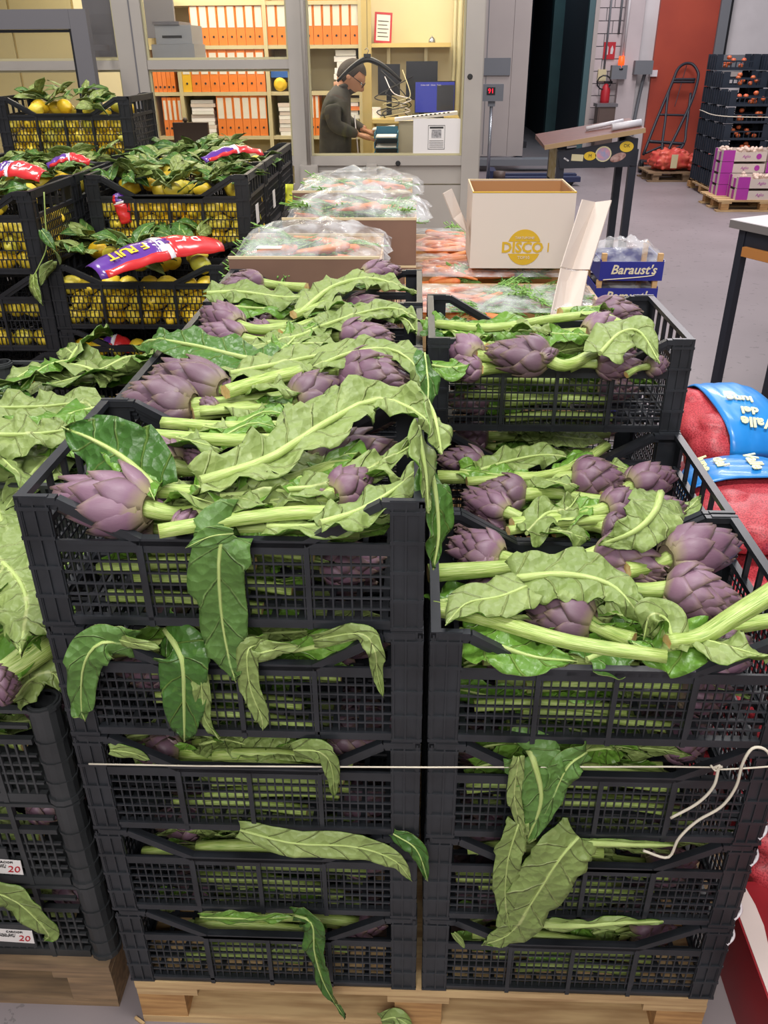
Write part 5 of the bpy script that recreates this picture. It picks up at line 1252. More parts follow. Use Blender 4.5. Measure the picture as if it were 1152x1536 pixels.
part('bumper_rail', B(X_(1077, 95, 14.3), 9, 14.3, 14.42, zb1.z-.11, zb1.z+.12), 'bumper_grey', t); part('lower_lip', B(X_(1077, 95, 14.3), 9, 14.28, 14.40, zb1.z-.20, zb1.z-.115), 'door_grey', t)
part('bracket', B(5.4, 5.5, 14.42, 15.59, zb1.z-.05, zb1.z+.05), 'bumper_grey', t); part('bracket', B(8, 8.1, 14.42, 15.59, zb1.z-.05, zb1.z+.05), 'bumper_grey', t)
for a0, a1, nm in ((918, 941, 'trim_6'), (952, 979, 'trim_7')):
    z_ = at(930, 108 if a0 == 918 else 101, Y=YB-.3).z; struct(nm, B(X_(a0, 105, YB-.3), X_(a1, 105, YB-.3), YB-.3, YB-.152, z_-.11, z_+.10), 'bumper_grey')
# pipes, sign, lamp, extinguisher, cabinet
def pipe(px, py0, py1, Y, r1, label, m='bumper_grey'):
    a_ = at(px, 60, Y=Y); solo('wall_pipe', MB().tube([(a_.x, Y, at(px, py1, Y=Y).z), (a_.x, Y, at(px, py0, Y=Y).z)], r1, 8), m, label, 'pipe')
pipe(911, -60, 108, YB-.03, .016, 'thin grey pipe down the tiled wall to a small switch'); pipe(927, -60, 50, YB-.03, .018, 'short grey pipe beside the pilaster'); pipe(938, -60, 90, YB-.2, .022, 'white pipe on the pilaster', 'white_paint')
pc = at(903+.0, 112, Y=YB-.05); solo('wall_switch', B(pc.x-.07, pc.x+.07, YB-.06, YB-.001, pc.z-.10, pc.z+.08), 'sticker_cream', 'small beige switch below the pipe on the tiled wall', 'switch')
pc = at(914, 76, Y=YB-.02); t = thing('fire_sign', 'red fire extinguisher sign on the tiled wall', 'sign', (pc.x, YB-.02, pc.z))
part('plate', B(-.10, .10, 0, .012, -.13, .13), 'red_print', t)
part('pictogram', MB().prism([(-.07, -.001, -.06), (-.02, -.001, -.06), (-.02, -.001, .05), (-.045, -.001, .09), (-.07, -.001, .05)], (0, -.001, 0)), 'white_paint', t)
part('pictogram', MB().prism([(.02, -.001, -.05), (.06, -.001, -.05), (.07, -.001, .02), (.045, -.001, .08), (.02, -.001, .03)], (0, -.001, 0)), 'white_paint', t)
pc = at(932, 93, Y=YB-.25); t = thing('warning_lamp', 'glowing orange warning lamp on the grey bumper', 'lamp', (pc.x, YB-.25, pc.z))
mat('lamp_orange', '#ff5a1e', .4, emit='#ff4a18', es=1.4); part('lens', MB().lathe([(.05, -.09), (.055, .0), (.045, .09)], 12), 'lamp_orange', t); part('foot', B(-.05, .16, -.04, .05, -.06, .0), 'red_print', t) if False else part('foot', MB().lathe([(.06, -.12), (.06, -.091)], 12), 'strap_black', t)
pc = at(908, 140, Y=YB-.15); t = thing('fire_extinguisher', 'red fire extinguisher with coiled hose above the brown cabinet', 'fire extinguisher', (pc.x, YB-.15, pc.z))
part('cylinder', MB().lathe([(.03, -.20), (.075, -.19), (.08, -.10), (.08, .05), (.05, .12), (.025, .15)], 14), 'red_print', t)
part('hose', MB().tube([(.12*math.cos(a_*.6)-.05, -.04, .17+.11*math.sin(a_*.6)) for a_ in range(11)], .012, 6), 'strap_black', t); part('valve', B(-.04, .10, -.02, .03, .151, .19), 'strap_black', t)
pc0, pc1 = at(896, 160, Y=YB-.35), at(922, 160, Y=YB-.35); t = thing('metal_cabinet', 'brown metal cabinet below the fire extinguisher', 'cabinet', (pc0.x, YB-.45, 0))
cw = pc1.x-pc0.x; mat('cabinet_brown', '#5b4c46', .5); part('body', B(0, cw, 0, .3, .05, pc0.z), 'cabinet_brown', t); part('top', B(-.03, cw+.03, -.02, .32, pc0.z+.001, pc0.z+.05), 'dark_grey_paint', t)
part('door', B(.02, cw-.02, -.012, -.001, .1, pc0.z-.03), 'cabinet_brown', t)
for x in (.02, cw-.06): part('foot', B(x, x+.04, .02, .28, 0, .049), 'dark_grey_paint', t)
# wall gear left of the red door
pc = at(968, 110, Y=YB-.1); t = thing('hanging_hose', 'grey hose hanging beside the red door', 'hose', (pc.x, YB-.1, pc.z))
part('tube', MB().tube(spline([(.1, 0, .0), (.0, -.02, .02), (-.05, 0, -.3), (-.1, 0, -1.0), (-.05, 0, -1.48)], 16), .03, 7), 'bumper_grey', t); part('hook', B(.08, .2, -.03, .09, -.05, .05), 'clip_white', t)

# hand truck against the red door
t = thing('hand_truck', 'tall dark tubular hand truck leaning against the red door', 'hand truck', at(1000, 240, Y=14.4))
def h_(px, py): 
    f = (245-py)/150; return at(px, py, Y=14.35+1.0*max(0, f))
TB = lambda nm, pts, r1=.022, n_=None: part(nm, MB().tube(spline([h_(*p) for p in pts], n_ or len(pts)*5), r1, 8), 'steel_dark', t, True)
TB('frame_tube', [(965, 232), (985, 180), (1008, 125), (1016, 105), (1026, 96), (1038, 96), (1046, 106), (1047, 118), (1038, 150), (1020, 190), (1000, 230)], .024, 44)
TB('strut', [(1004, 135), (1001, 150), (998, 180), (993, 222), (998, 238)]); TB('strut', [(1036, 140), (1033, 165), (1029, 195), (1026, 215), (1008, 240)])
TB('brace', [(1009, 119), (1043, 119)], .02); TB('brace', [(1007, 123), (1042, 123)], .02); TB('brace', [(988, 172), (1032, 173)], .018); TB('brace', [(972, 212), (1027, 216)], .026)
TB('brace', [(1030, 98), (1012, 160)], .006); TB('lower_brace', [(968, 230), (996, 218)], .018); TB('lower_brace', [(996, 232), (1024, 218)], .018)
part('toe_plate', MB().bar(h_(962, 238)+V((0, -.1, -.02)), h_(1008, 243)+V((0, -.1, -.02)), .25, .02, (0, 0, 1)), 'steel_dark', t, True)
for px in (966, 1004): 
    w0 = h_(px, 236)+V((0, .15, 0)); w0.z = .105; part('wheel', MB().lathe([(.03, -.03), (.10, -.028), (.105, 0), (.10, .028), (.03, .03)], 16, w0, 'x'), 'strap_black', t, True)
# onion sacks on a pallet
px0 = at(962, 265, Z=0); pallet(px0.x+.02, 13.35, 'low wooden pallet with red onion sacks in front of the hand truck', 'pallet_wood_dark', 1.05, .75)
mat('onion_red', '#c23a3a', .4, '#d9654e', 9)
MATS['red_net2'] = MATS['onion_red']
def onion_sack(x, y, z, a, b, c, lb, seed):
    o = net_sack(x, y, z, a, b, c, .2*(seed % 2), lb, None, seed=seed, bumps=.04, group='red onion sacks by the hand truck')
    for ch in o.children: ch.data.materials[0] = MATS['onion_red']
onion_sack(px0.x+.32, 13.65, .146, .28, .24, .15, 'larger red onion sack at the left end of the low pallet', 51); onion_sack(px0.x+.80, 13.65, .146, .24, .24, .11, 'flatter red onion sack with a pale label at the right of the low pallet', 52)
pq = at(1011, 246, Y=13.38); solo('sack_label', B(pq.x-.05, pq.x+.05, 13.385, 13.392, .20, .40), 'sticker_cream', 'pale label on the red onion sacks of the low pallet', 'label')

# tomato crates: tall stepped stack
mat('tomato_crate', '#1b2430', .5, '#222c39', 6); mat('tomato', '#b8422e', .4, '#c9703f', 3)
TC = {}
s = MB()
Wt, Dt, Ht = .6, .4, .205
for x in (0, Wt-.012):
    s2 = None
m1 = MB(); m1.box(0, Wt, 0, .012, 0, .03); m1.box(0, .09, 0, .012, .031, Ht-.01); m1.box(Wt-.09, Wt, 0, .012, .031, Ht-.01); m1.box(.091, Wt-.091, .002, .01, Ht*.48, Ht*.56)
for k in range(6): m1.box(.13+k*.068, .138+k*.068, .002, .01, .03, Ht*.5)
TC['front_side'] = m1.mesh('front_side', 'tomato_crate')
m1 = MB(); m1.box(0, .012, .013, Dt-.013, 0, Ht-.03)
for k in range(4): m1.box(-.012, -.0005, .03+k*.105, .055+k*.105, 0, Ht-.012)
TC['end_side'] = m1.mesh('end_side', 'tomato_crate'); TC['base'] = B(.013, Wt-.013, .013, Dt-.013, 0, .012).mesh('base', 'tomato_crate')
TOM = MB().lathe([(.004, -.026), (.02, -.024), (.033, -.010), (.034, .006), (.024, .022), (.006, .025)], 9).mesh('tomato', 'tomato')
ntom = 0
def tomato_crate(x, y, z, lb, fill, seed):
    global ntom
    t = thing('tomato_crate', lb, 'crate', (x, y, z), 'dark tomato crates in the stepped stack')
    link('front_side', TC['front_side'], t); link('rear_side', TC['front_side'], t, T(0, Dt-.012, 0)); link('end_side', TC['end_side'], t); link('end_side', TC['end_side'], t, Matrix.Translation((Wt, 0, 0)) @ Matrix.Diagonal((-1, 1, 1, 1))); link('base', TC['base'], t)
    r = random.Random(seed)
    if fill:
        for j in range(fill):
            tag(link('tomato', TOM, None, T(x+.13+r.random()*.36, y+.055+r.random()*.02*(1+j % 2), z+.05+.035*(j % 4), r.uniform(-.5, .5))), 'red tomato in the dark crates of the stepped stack', 'tomato', 'tomatoes in the dark crates')
tx0, ty0 = 4.12, 11.55
pallet(tx0-.02, ty0-.03, 'wooden pallet under the tall stepped stack of tomato crates', 'pallet_wood', 1.26, 1.27)
for c_ in range(2):
    for rw in range(3):
        nl = (6, 7, 8)[min(2, rw)] if c_ == 0 else 8
        nl = (6, 7, 8)[0] if (c_ == 0 and rw == 0) else (7 if c_ == 0 and rw == 1 else 8)
        for l in range(nl):
            tomato_crate(tx0+.61*c_, ty0+.41*rw, .1445+(Ht+.002)*l, 'dark tomato crate, level %d, %s column, row %d from the front of the stepped stack' % (l+1, 'left' if c_ == 0 else 'right', rw+1), 7 if (rw == 0 or l >= nl-1) else 0, l+10*rw+100*c_)
cord('pale string around the stack of dark tomato crates', [(tx0-.016, ty0+1.2, 1.07), (tx0-.016, ty0-.004, 1.06), (tx0+1.25, ty0-.006, 1.04)], .006)
# magenta and white boxes
mat('magenta_print', '#a8359b', .5); mat('garlic', '#cbb09e', .6, '#dcc7b6', 20)
GAR = MB().lathe([(.004, -.02), (.022, -.016), (.028, 0), (.018, .016), (.004, .03)], 8).mesh('garlic_bulb', 'garlic')
mx, my = 3.96, 10.55
pallet(mx-.05, my-.02, 'wooden pallet under the magenta and white boxes', 'pallet_wood', 1.1, .8)
def mbox(x, y, z, lb, top, seed):
    t = thing('garlic_box', lb, 'box', (x, y, z), 'magenta and white garlic boxes'); w_, d_, h_2 = .56, .36, .135
    part('front_panel', B(0, .15, 0, .006, 0, h_2), 'magenta_print', t); part('front_panel', B(.151, w_, 0, .006, 0, h_2*.82), 'white_card', t, label='white lettered front panel')
    for k in range(4): part('end_panel', B(0, .006, .007+.087*k, .087*(k+1), 0, h_2*(1 if k in (0, 3) else .8)), ('white_card', 'magenta_print')[k % 2], t)
    part('rear_panel', B(0, w_, d_-.006, d_, 0, h_2), 'white_card', t); part('far_panel', B(w_-.006, w_, .007, d_-.007, 0, h_2), 'white_card', t); part('base', B(.007, w_-.007, .007, d_-.007, 0, .008), 'white_card', t)
    text('lettering', 'Aglio', .05, T(.30, -.001, .06, PI/2), 'magenta_print', t, .2); part('emblem', MB().prism([(.46+.035*math.cos(a_), -.001, .06+.035*math.sin(a_)) for a_ in [2*PI*k/10 for k in range(10)]], (0, -.001, 0)), 'magenta_print', t)
    r = random.Random(seed)
    if top:
        for j in range(26): tag(link('garlic_bulb', GAR, None, T(x+.03+r.random()*.5, y+.03+r.random()*.29, z+.125+r.uniform(-.01, .02), r.uniform(-1, 1), r.uniform(-1, 1))), 'pale garlic bulb in the magenta and white boxes', 'garlic', 'garlic bulbs in the magenta boxes')
for l in range(4): mbox(mx, my+.38, .1445+.14*l, 'magenta and white garlic box, level %d of the rear left pile' % (l+1), l == 3, l)
for l in range(2): mbox(mx+.12, my, .1445+.14*l, 'magenta and white garlic box, level %d of the front pile' % (l+1), l == 1, l+9)
for l in range(4): mbox(mx+.58, my+.38, .1445+.14*l, 'magenta and white garlic box, level %d of the rear right pile' % (l+1), l == 3, l+20)
# platform scale
sp = at(727, 268, Z=0); mat('chrome', '#a9adb2', .25, metal=.8); mat('scale_blue', '#232c4e', .5)
Ys = 12.6; sx = at(738, 140, Y=Ys).x; t = thing('platform_scale', 'platform scale with pole and red digits by the sliding door', 'scale', (sx, Ys, 0))
zt = at(738, 140, Y=Ys).z
part('display', MB().box(-.17, .16, -.06, .06, zt-.10, zt+.12), 'bumper_grey', t); part('display_window', B(-.08, .04, -.063, -.0605, zt-.02, zt+.08), 'strap_black', t)
mat('led_red', '#ff2030', .4, emit='#ff1030', es=2.2); text('digits', '91', .09, T(-.02, -.064, zt+.03, PI/2), 'led_red', t)
part('neck', B(-.05, .05, -.03, .03, zt-.17, zt-.101), 'bumper_grey', t); part('pole', MB().tube([(0, 0, .1), (0, 0, zt-.171)], .025, 10), 'chrome', t); part('platform', B(-.1, .6, -.45, .1, .05, .12), 'scale_blue', t)
for x, y in ((-.08, -.43), (.54, -.43), (-.08, .04), (.54, .04)): part('foot', B(x, x+.04, y, y+.04, 0, .049), 'strap_black', t)
pq = at(728, 242, Y=Ys-.1); solo('small_motor', MB().lathe([(.05, -.06), (.09, -.05), (.09, .05), (.05, .06)], 12, (sx+.16, Ys-.12, .212)), 'cabinet_brown', 'small brown canister on the platform of the scale', 'canister')
# blue pallet truck lying low behind the white carton
t = thing('pallet_truck', 'dark blue pallet truck with red marks on the floor before the sliding door', 'pallet truck', (1.2, 12.9, 0))
part('fork', B(0, 1.3, 0, .16, .06, .13), 'scale_blue', t); part('fork', B(0, 1.3, .38, .54, .06, .13), 'scale_blue', t); part('crossbar', B(-.1, -.001, 0, .54, .05, .22), 'scale_blue', t)
for y in (.03, .41): part('roller', MB().lathe([(.03, -.04), (.055, -.04), (.055, .04), (.03, .04)], 12, (1.15, y+.05, .056), 'y'), 'strap_black', t)
part('wheel', MB().lathe([(.03, -.04), (.06, -.04), (.06, .04), (.03, .04)], 12, (-.05, .27, .061), 'y'), 'strap_black', t); part('red_mark', B(.35, .9, -.004, -.0005, .07, .11), 'red_print', t)

# small dark machine at the office foot
# ================================================================ the office
YO = 4.6
def xo(px, py=100, Y=YO): return at(px, py, Y=Y).x
def zo(py, px=450, Y=YO): return at(px, py, Y=Y).z
mat('office_cream', '#d6c9a0', .7, '#dccfaa', 1.5); mat('cream_wood', '#c9b06f', .5); mat('shelf_cream', '#b8ab84', .5); mat('pipe_cream', '#b9b08a', .5)
n = NT('window_glass'); n.rough(.03)
gl = n.N('ShaderNodeBsdfGlossy'); gl.inputs['Roughness'].default_value = .02; tr = n.N('ShaderNodeBsdfTransparent'); ms = n.N('ShaderNodeMixShader'); fr_ = n.N('ShaderNodeFresnel'); fr_.inputs[0].default_value = 1.35
n.L(fr_.outputs[0], ms.inputs[0]); n.L(tr.outputs[0], ms.inputs[1]); n.L(gl.outputs[0], ms.inputs[2]); n.L(ms.outputs[0], n.n['Material Output'].inputs[0])
xL, xR = -3.9, xo(724)
z_s, z_h, OF = zo(243), 2.9, .12                                   # sill height, head height, office floor
struct('floor_office', B(xL, xR, YO+.03, 7.3, .001, OF), 'office_cream'); struct('ceiling_office', B(xL, xR, YO, 7.3, 3.0, 3.08), 'office_cream')
struct('wall_office_back', B(xL, xR+.05, 7.3, 7.4, 0, 3.08), 'office_cream'); struct('wall_office_left', B(xL-.05, xL, YO, 7.3, 0, 3.08), 'office_cream'); struct('wall_office_right', B(xR+.002, xR+.012, YO+.061, 7.3, 0, 3.08), 'grey_paint')
struct('wall_office_inner', B(xo(545, 100, 6.4), xR, 6.3, 6.38, OF, 3.0), 'office_cream')
GP = 'grey_paint'
t = tag(link('wall_office_front', None), kind='structure')
P_ = lambda nm, *a, m=GP: part(nm, B(*a), m, t)
P_('lower_panel', xL, xo(440)-.002, YO, YO+.04, 0, z_s-.13); P_('lower_panel', xo(462), xo(700, 300), YO+.004, YO+.04, 0, zo(278)); P_('middle_panel', xo(462), xo(700, 250), YO+.004, YO+.04, zo(276), zo(247))
P_('sill_rail', xL, xR, YO-.015, YO+.05, z_s-.02, zo(234)); 
P_('post', xo(181), xo(222), YO-.02, YO+.06, z_s-.129, z_h); P_('post', xo(434), xo(462), YO-.02, YO+.06, 0, z_h); P_('post', xo(697), xR, YO-.02, YO+.06, 0, z_h)
P_('post', xL, xL+.09, YO-.02, YO+.06, 0, z_h); P_('head_rail', xL, xR, YO-.02, YO+.06, z_h+.001, 3.07)
P_('transom', xo(222)+.001, xo(434)-.001, YO-.012, YO+.05, zo(103), zo(89)); P_('transom', xL+.091, xo(181)-.001, YO-.012, YO+.05, zo(103), zo(89))
P_('seam', xo(205), xo(207), YO-.023, YO-.0205, z_s, z_h, m='dark_grey_paint')
def pane(name, a0, a1, z0, z1, Y=YO+.015):
    t_ = tag(link(name, None), kind='structure'); part('glass', B(a0, a1, Y, Y+.004, z0, z1), 'window_glass', t_); part('frame', MB().box(a0, a0+.012, Y-.01, Y+.012, z0, z1).box(a1-.012, a1, Y-.01, Y+.012, z0, z1).box(a0+.0121, a1-.0121, Y-.01, Y+.012, z0, z0+.012).box(a0+.0121, a1-.0121, Y-.01, Y+.012, z1-.012, z1), 'pipe_cream', t_)
zs2 = zo(234)+.001
pane('window_1', xo(462)+.001, xo(697)-.001, zs2, z_h); pane('window_2', xo(222)+.001, xo(434)-.001, zs2, zo(103)-.001); pane('window_3', xo(222)+.001, xo(434)-.001, zo(89)+.001, z_h)
pane('window_4', xL+.091, xo(181)-.001, zs2, zo(103)-.001); pane('window_5', xL+.091, xo(181)-.001, zo(89)+.001, z_h)
# open window leaf in front
Yw = 4.25; t = tag(link('window_6', None), kind='structure')
ox1, oz1 = xo(140, 80, Yw), zo(14, 60, Yw); ox0 = ox1-1.1; oz0 = 1.25
fw = .095
part('frame', B(ox1-fw, ox1, Yw-.03, Yw+.03, oz0, oz1), 'dark_grey_paint', t); part('frame', B(ox0, ox0+fw, Yw-.03, Yw+.03, oz0, oz1), 'dark_grey_paint', t)
part('frame', B(ox0+fw+.001, ox1-fw-.001, Yw-.03, Yw+.03, oz1-fw, oz1), 'dark_grey_paint', t); part('frame', B(ox0+fw+.001, ox1-fw-.001, Yw-.03, Yw+.03, oz0, oz0+fw), 'dark_grey_paint', t)
part('gasket', MB().box(ox1-fw-.015, ox1-fw-.001, Yw-.02, Yw+.02, oz0+fw, oz1-fw-.001).box(ox0+fw, ox1-fw-.016, Yw-.02, Yw+.02, oz1-fw-.016, oz1-fw-.002), 'strap_black', t)
part('glass', B(ox0+fw+.002, ox1-fw-.016, Yw-.002, Yw+.002, oz0+fw+.001, oz1-fw-.017), 'window_glass', t)
part('hinge_arm', B(ox1-.03, ox1-.01, Yw+.031, YO-.021, oz1-.2, oz1-.17), 'dark_grey_paint', t); part('support_post', B(ox1-.06, ox1-.01, Yw-.025, Yw+.025, 0, oz0-.001), 'dark_grey_paint', t)
# electric boxes on the office front
def ebox(px, py, w_, h_2, lb): p = at(px, py, Y=YO-.02); t_ = thing('junction_box', lb, 'junction box', (p.x, YO-.02, p.z)); part('case', B(-w_/2, w_/2, -.05, -.001, -h_2/2, h_2/2), GP, t_); part('lid', B(-w_/2+.008, w_/2-.008, -.056, -.051, -h_2/2+.008, h_2/2-.008), 'grey_paint', t_); return p
p1_ = ebox(465, 262, .11, .12, 'grey square junction box at the left end of the conduit under the office window'); p2_ = ebox(558, 257, .065, .09, 'small grey switch box at the right end of the conduit under the office window')
solo('conduit', MB().tube([(p1_.x+.056, YO-.045, p2_.z+.0), (p2_.x-.034, YO-.045, p2_.z+.0)], .010, 10), GP, 'grey conduit joining the two boxes under the office window', 'conduit')
solo('conduit', MB().tube([(p1_.x-.0, YO-.045, p1_.z+.061), (p1_.x-.0, YO-.045, 2.9)], .012, 10), GP, 'vertical grey conduit up the office post beside the window', 'conduit')
for px, py, nm in ((597, 245, 'round keyhole under the office window'), (705, 115, 'round keyhole on the right office post')):
    p = at(px, py, Y=YO-.02); solo('keyhole', MB().lathe([(.012, -.004), (.016, 0)], 12, (p.x, YO-.022, p.z), 'y'), 'ink', nm, 'keyhole')

# shelves and binders
YS = 6.0
def xs(px, py=100, Y=YS): return at(px, py, Y=Y).x
def zs(py, px=340, Y=YS): return at(px, py, Y=Y).z
t = thing('bookcase', 'cream metal bookcase full of orange binders inside the office', 'bookcase', (xs(222), YS, OF))
o_ = V((xs(222), YS, OF))
def sb(nm, *a): b = MB().box(a[0]-o_.x, a[1]-o_.x, a[2]-o_.y, a[3]-o_.y, a[4]-o_.z, a[5]-o_.z); return part(nm, b, 'shelf_cream', t)
zA1, zA2, zA3 = zs(68), zs(138), zs(204, 340)
for z_ in (zA1, zA2, zA3, zs(2)): sb('shelf_board', xs(222), xs(541), YS, YS+.3, z_-.025, z_)
for px in (224, 268, 401, 455, 541): sb('upright', xs(px)-.014, xs(px)+.014, YS-.006, YS+.305, OF, 2.9) if px != 268 else sb('upright', xs(px)-.014, xs(px)+.014, YS-.005, YS+.304, OF, zA1-.026)
sb('rear_board', xs(222), xs(541), YS+.306, YS+.32, OF, 2.9)
mat('binder_orange', '#d9762c', .5); mat('binder_label', '#cfc8bb', .6); mat('binder_yellow', '#d8a92a', .5)
bw = .058
def binder_mesh(w_, h_2):
    c = B(0, w_-.003, 0, .22, 0, h_2); l = B(.008, w_-.011, -.0015, -.0002, h_2*.42, h_2*.92); hl = MB().lathe([(.008, -.001), (.008, 0)], 10, (w_/2-.0015, -.0012, h_2*.20), 'y'); return c.mesh('cover', 'binder_orange'), l.mesh('spine_label', 'binder_label'), hl.mesh('finger_hole', 'ink')
def binders(px0, px1, zf, pyt, n_, row, labels=True, first_yellow=False, skip=(), gap=0):
    x0, x1 = xs(px0), xs(px1); w_ = (x1-x0)/n_; h_2 = zs(pyt)-zf; ms_ = binder_mesh(w_, h_2)
    h_2 = max(.2, h_2)
    for k in range(n_):
        tt = thing('ring_binder', 'orange ring binder, %s on %s' % (('first','second','third','fourth','fifth','sixth','seventh','eighth','ninth','tenth')[k]+' from the left', row), 'binder', T(x0+w_*k, YS+.01+.006*math.sin(k*3.1), zf+.001), 'orange binders on '+row)
        cv = link('cover', ms_[0], tt)
        if first_yellow and k == 0:
            cv.data = cv.data.copy(); cv.data.materials[0] = MATS['binder_yellow']; tt['label'] = 'yellow ring binder at the left end of '+row
        if labels: link('spine_label', ms_[1], tt)
        link('finger_hole', ms_[2], tt)
binders(291, 399, zA1, 4, 8, 'the upper office shelf'); binders(404, 433, zA1, 2, 2, 'the upper shelf left of the mullion'); binders(459, 540, zA1, 0, 6, 'the upper shelf behind the hanger window')
binders(271, 397, zA2, 74, 9, 'the middle office shelf', True, True); binders(227, 260, zA2, 100, 5, 'the short middle shelf by the post', False)
binders(319, 396, zA3, 142, 6, 'the lower office shelf'); binders(236, 266, zA3, 146, 4, 'the short lower shelf by the post'); binders(462, 477, zA3, 140, 2, 'the lower shelf behind the man')
mat('folder_green', '#5d7a63', .5); mat('folder_blue', '#2a5aa0', .5); mat('roll_yellow', '#d9b21e', .5)
def paper_pile(px0, px1, zf, pyt, lb, cols, wob=.01, nn=9, Y=YS, seed=0):
    x0, x1 = xs(px0, 100, Y), xs(px1, 100, Y); h_2 = zs(pyt, 340, Y)-zf; r = random.Random(seed); t_ = thing('paper_pile', lb, 'papers', (x0, Y, zf), None)
    for k in range(nn):
        a_ = h_2*k/nn; part('bundle', B(r.uniform(0, wob), x1-x0-r.uniform(0, wob), .01+r.uniform(0, wob), .26, a_+.001, h_2*(k+1)/nn-.001), cols[k % len(cols)], t_)
paper_pile(277, 317, zA3, 150, 'pile of papers left of the lower row of binders', ['paper', 'label_paper', 'white_card'], .02, 10)
paper_pile(413, 434, zA3, 155, 'pile of papers by the mullion on the lower shelf', ['paper', 'white_card'], .01, 8, seed=2)
paper_pile(500, 538, zA2, 76, 'pile of curved magazines above the man', ['paper', 'label_paper'], .03, 7, seed=3)
paper_pile(512, 539, zA3, 148, 'pile of papers and folders behind the man', ['paper', 'carrot', 'label_paper', 'sticker_cream', 'paper'], .02, 9, seed=4)
t = thing('green_folder', 'green folder at the right end of the lower office shelf', 'folder', (xs(397)-.0, YS+.01, zA3)) ; part('cover', B(0, .012, 0, .22, .001, .24), 'folder_green', t)
solo('blue_box', B(xs(405), xs(432), YS+.02, YS+.25, zA2+.095, zA2+.14), 'folder_blue', 'flat blue box above the yellow roll on the middle shelf', 'box')
solo('yellow_roll', MB().lathe([(.02, 0), (.047, .002), (.047, .10), (.02, .102)], 14, (xs(418), YS+.01, zA2+.048), 'y'), 'roll_yellow', 'yellow roll on the middle shelf by the mullion', 'roll')
solo('red_book', B(xs(404), xs(430), YS+.02, YS+.22, zA2+.18, zA2+.20), 'red_print', 'red book lying on the middle shelf by the mullion', 'book')
# printer and dark screens behind the left panes
Yp = 4.70
t = thing('printer', 'pale grey printer behind the upper left office pane', 'printer', (xs(226, 60, Yp), Yp, zs(87, 260, Yp)))
pw_, ph_ = xs(290, 60, Yp)-xs(226, 60, Yp), zs(32, 260, Yp)-zs(87, 260, Yp); mat('printer_grey', '#8e9094', .5)
part('base', B(0, pw_, 0, .3, 0, ph_*.38), 'printer_grey', t); part('body', B(.03, pw_-.01, .01, .3, ph_*.385, ph_*.9), 'printer_grey', t); part('slot', B(.07, pw_-.07, .0095-.002, .0095, ph_*.55, ph_*.62), 'ink', t); part('lid', B(.02, pw_*.7, .0, .3, ph_*.905, ph_), 'dark_grey_paint', t)
solo('printer_stand', B(xs(222, 60, Yp), xs(296, 60, Yp), Yp-.02, Yp+.34, OF, zs(87, 260, Yp)-.002), 'shelf_cream', 'cream stand under the printer', 'stand') if False else None
t = thing('printer_shelf', 'narrow shelf carrying the printer', 'shelf', (xs(222, 60, Yp), Yp, OF)); zq = zs(87, 260, Yp)-OF
part('board', B(0, pw_+.03, -.03, .33, zq-.02, zq-.001), 'shelf_cream', t)
for x in (.03, pw_-.04): part('bracket', B(x, x+.02, -.045, .20, zq-.06, zq-.021), 'shelf_cream', t)
t = thing('dark_cabinet', 'dark wall board behind the printer', 'board', (xs(218, 60, 5.6), 5.6, 1.95)); part('board', B(-.02, .22, 0, .03, 0, .45), 'dark_grey_paint', t); part('hanger', B(.08, .1, .031, .4, .3, .33), 'dark_grey_paint', t)
t = thing('dark_screen', 'dark framed board in the small pane left of the office post', 'board', (xs(128, 40, 4.72), 4.72, zs(89, 150, 4.72))); wq = xs(184, 40, 4.72)-xs(128, 40, 4.72)
part('panel', B(0, wq, 0, .02, .0, .75), 'dark_grey_paint', t); part('frame_strip', B(0, wq, -.008, -.001, -.02, .012), 'pipe_cream', t)
# cream cupboards at the left behind the panes
t = thing('tall_cupboard', 'tall cream cupboard seen through the open window leaf', 'cupboard', (-3.5, 6.0, OF)); mat('cupboard_olive', '#a69a72', .6)
part('body', B(0, xs(222)-.03+3.5, .02, .6, 0, 2.4), 'cream_wood', t); cwd = (xs(222)-.03+3.5)/3
for k in range(3): part('door', B(.01+cwd*k, cwd*(k+1)-.01, 0, .019, .02, 2.38), ('cupboard_olive', 'cupboard_olive', 'office_cream')[k], t)
# chair back in front of binders
p = at(286, 208, Y=5.2); t = thing('office_chair', 'dark brown chair back in front of the lower binders', 'chair', (p.x, 5.2, OF)); mat('chair_brown', '#3a2b26', .6)
part('backrest', B(-.115, .125, 0, .04, p.z-OF-.12, p.z-OF+.10), 'chair_brown', t); part('seat', B(-.2, .2, -.4, .0, .40, .46), 'chair_brown', t); part('post', B(-.02, .02, .01, .03, .461, p.z-OF-.121), 'chair_brown', t)
part('stem', MB().tube([(0, -.2, .06), (0, -.2, .399)], .03, 8), 'chair_brown', t); part('foot', B(-.25, .25, -.22, -.18, .0, .059), 'chair_brown', t); part('knob', MB().lathe([(.01, 0), (.02, .01), (.01, .03)], 8, (-.03, .02, p.z-OF+.101)), 'chair_brown', t)
# desk under the window
zd = zs(229, 600, 5.2); mat('desk_grey', '#b7b09a', .5)
t = thing('office_desk', 'pale office desk below the window', 'desk', (xs(330, 200, 5.2), 4.75, OF)); dw = xR-.03-xs(330, 200, 5.2)
part('desk_top', B(.55, dw, 0, .36, zd-OF-.03, zd-OF), 'desk_grey', t)
for x in (.57, dw-.06):
    for y in (.03, .30): part('leg', B(x, x+.04, y, y+.04, 0, zd-OF-.031), 'desk_grey', t)
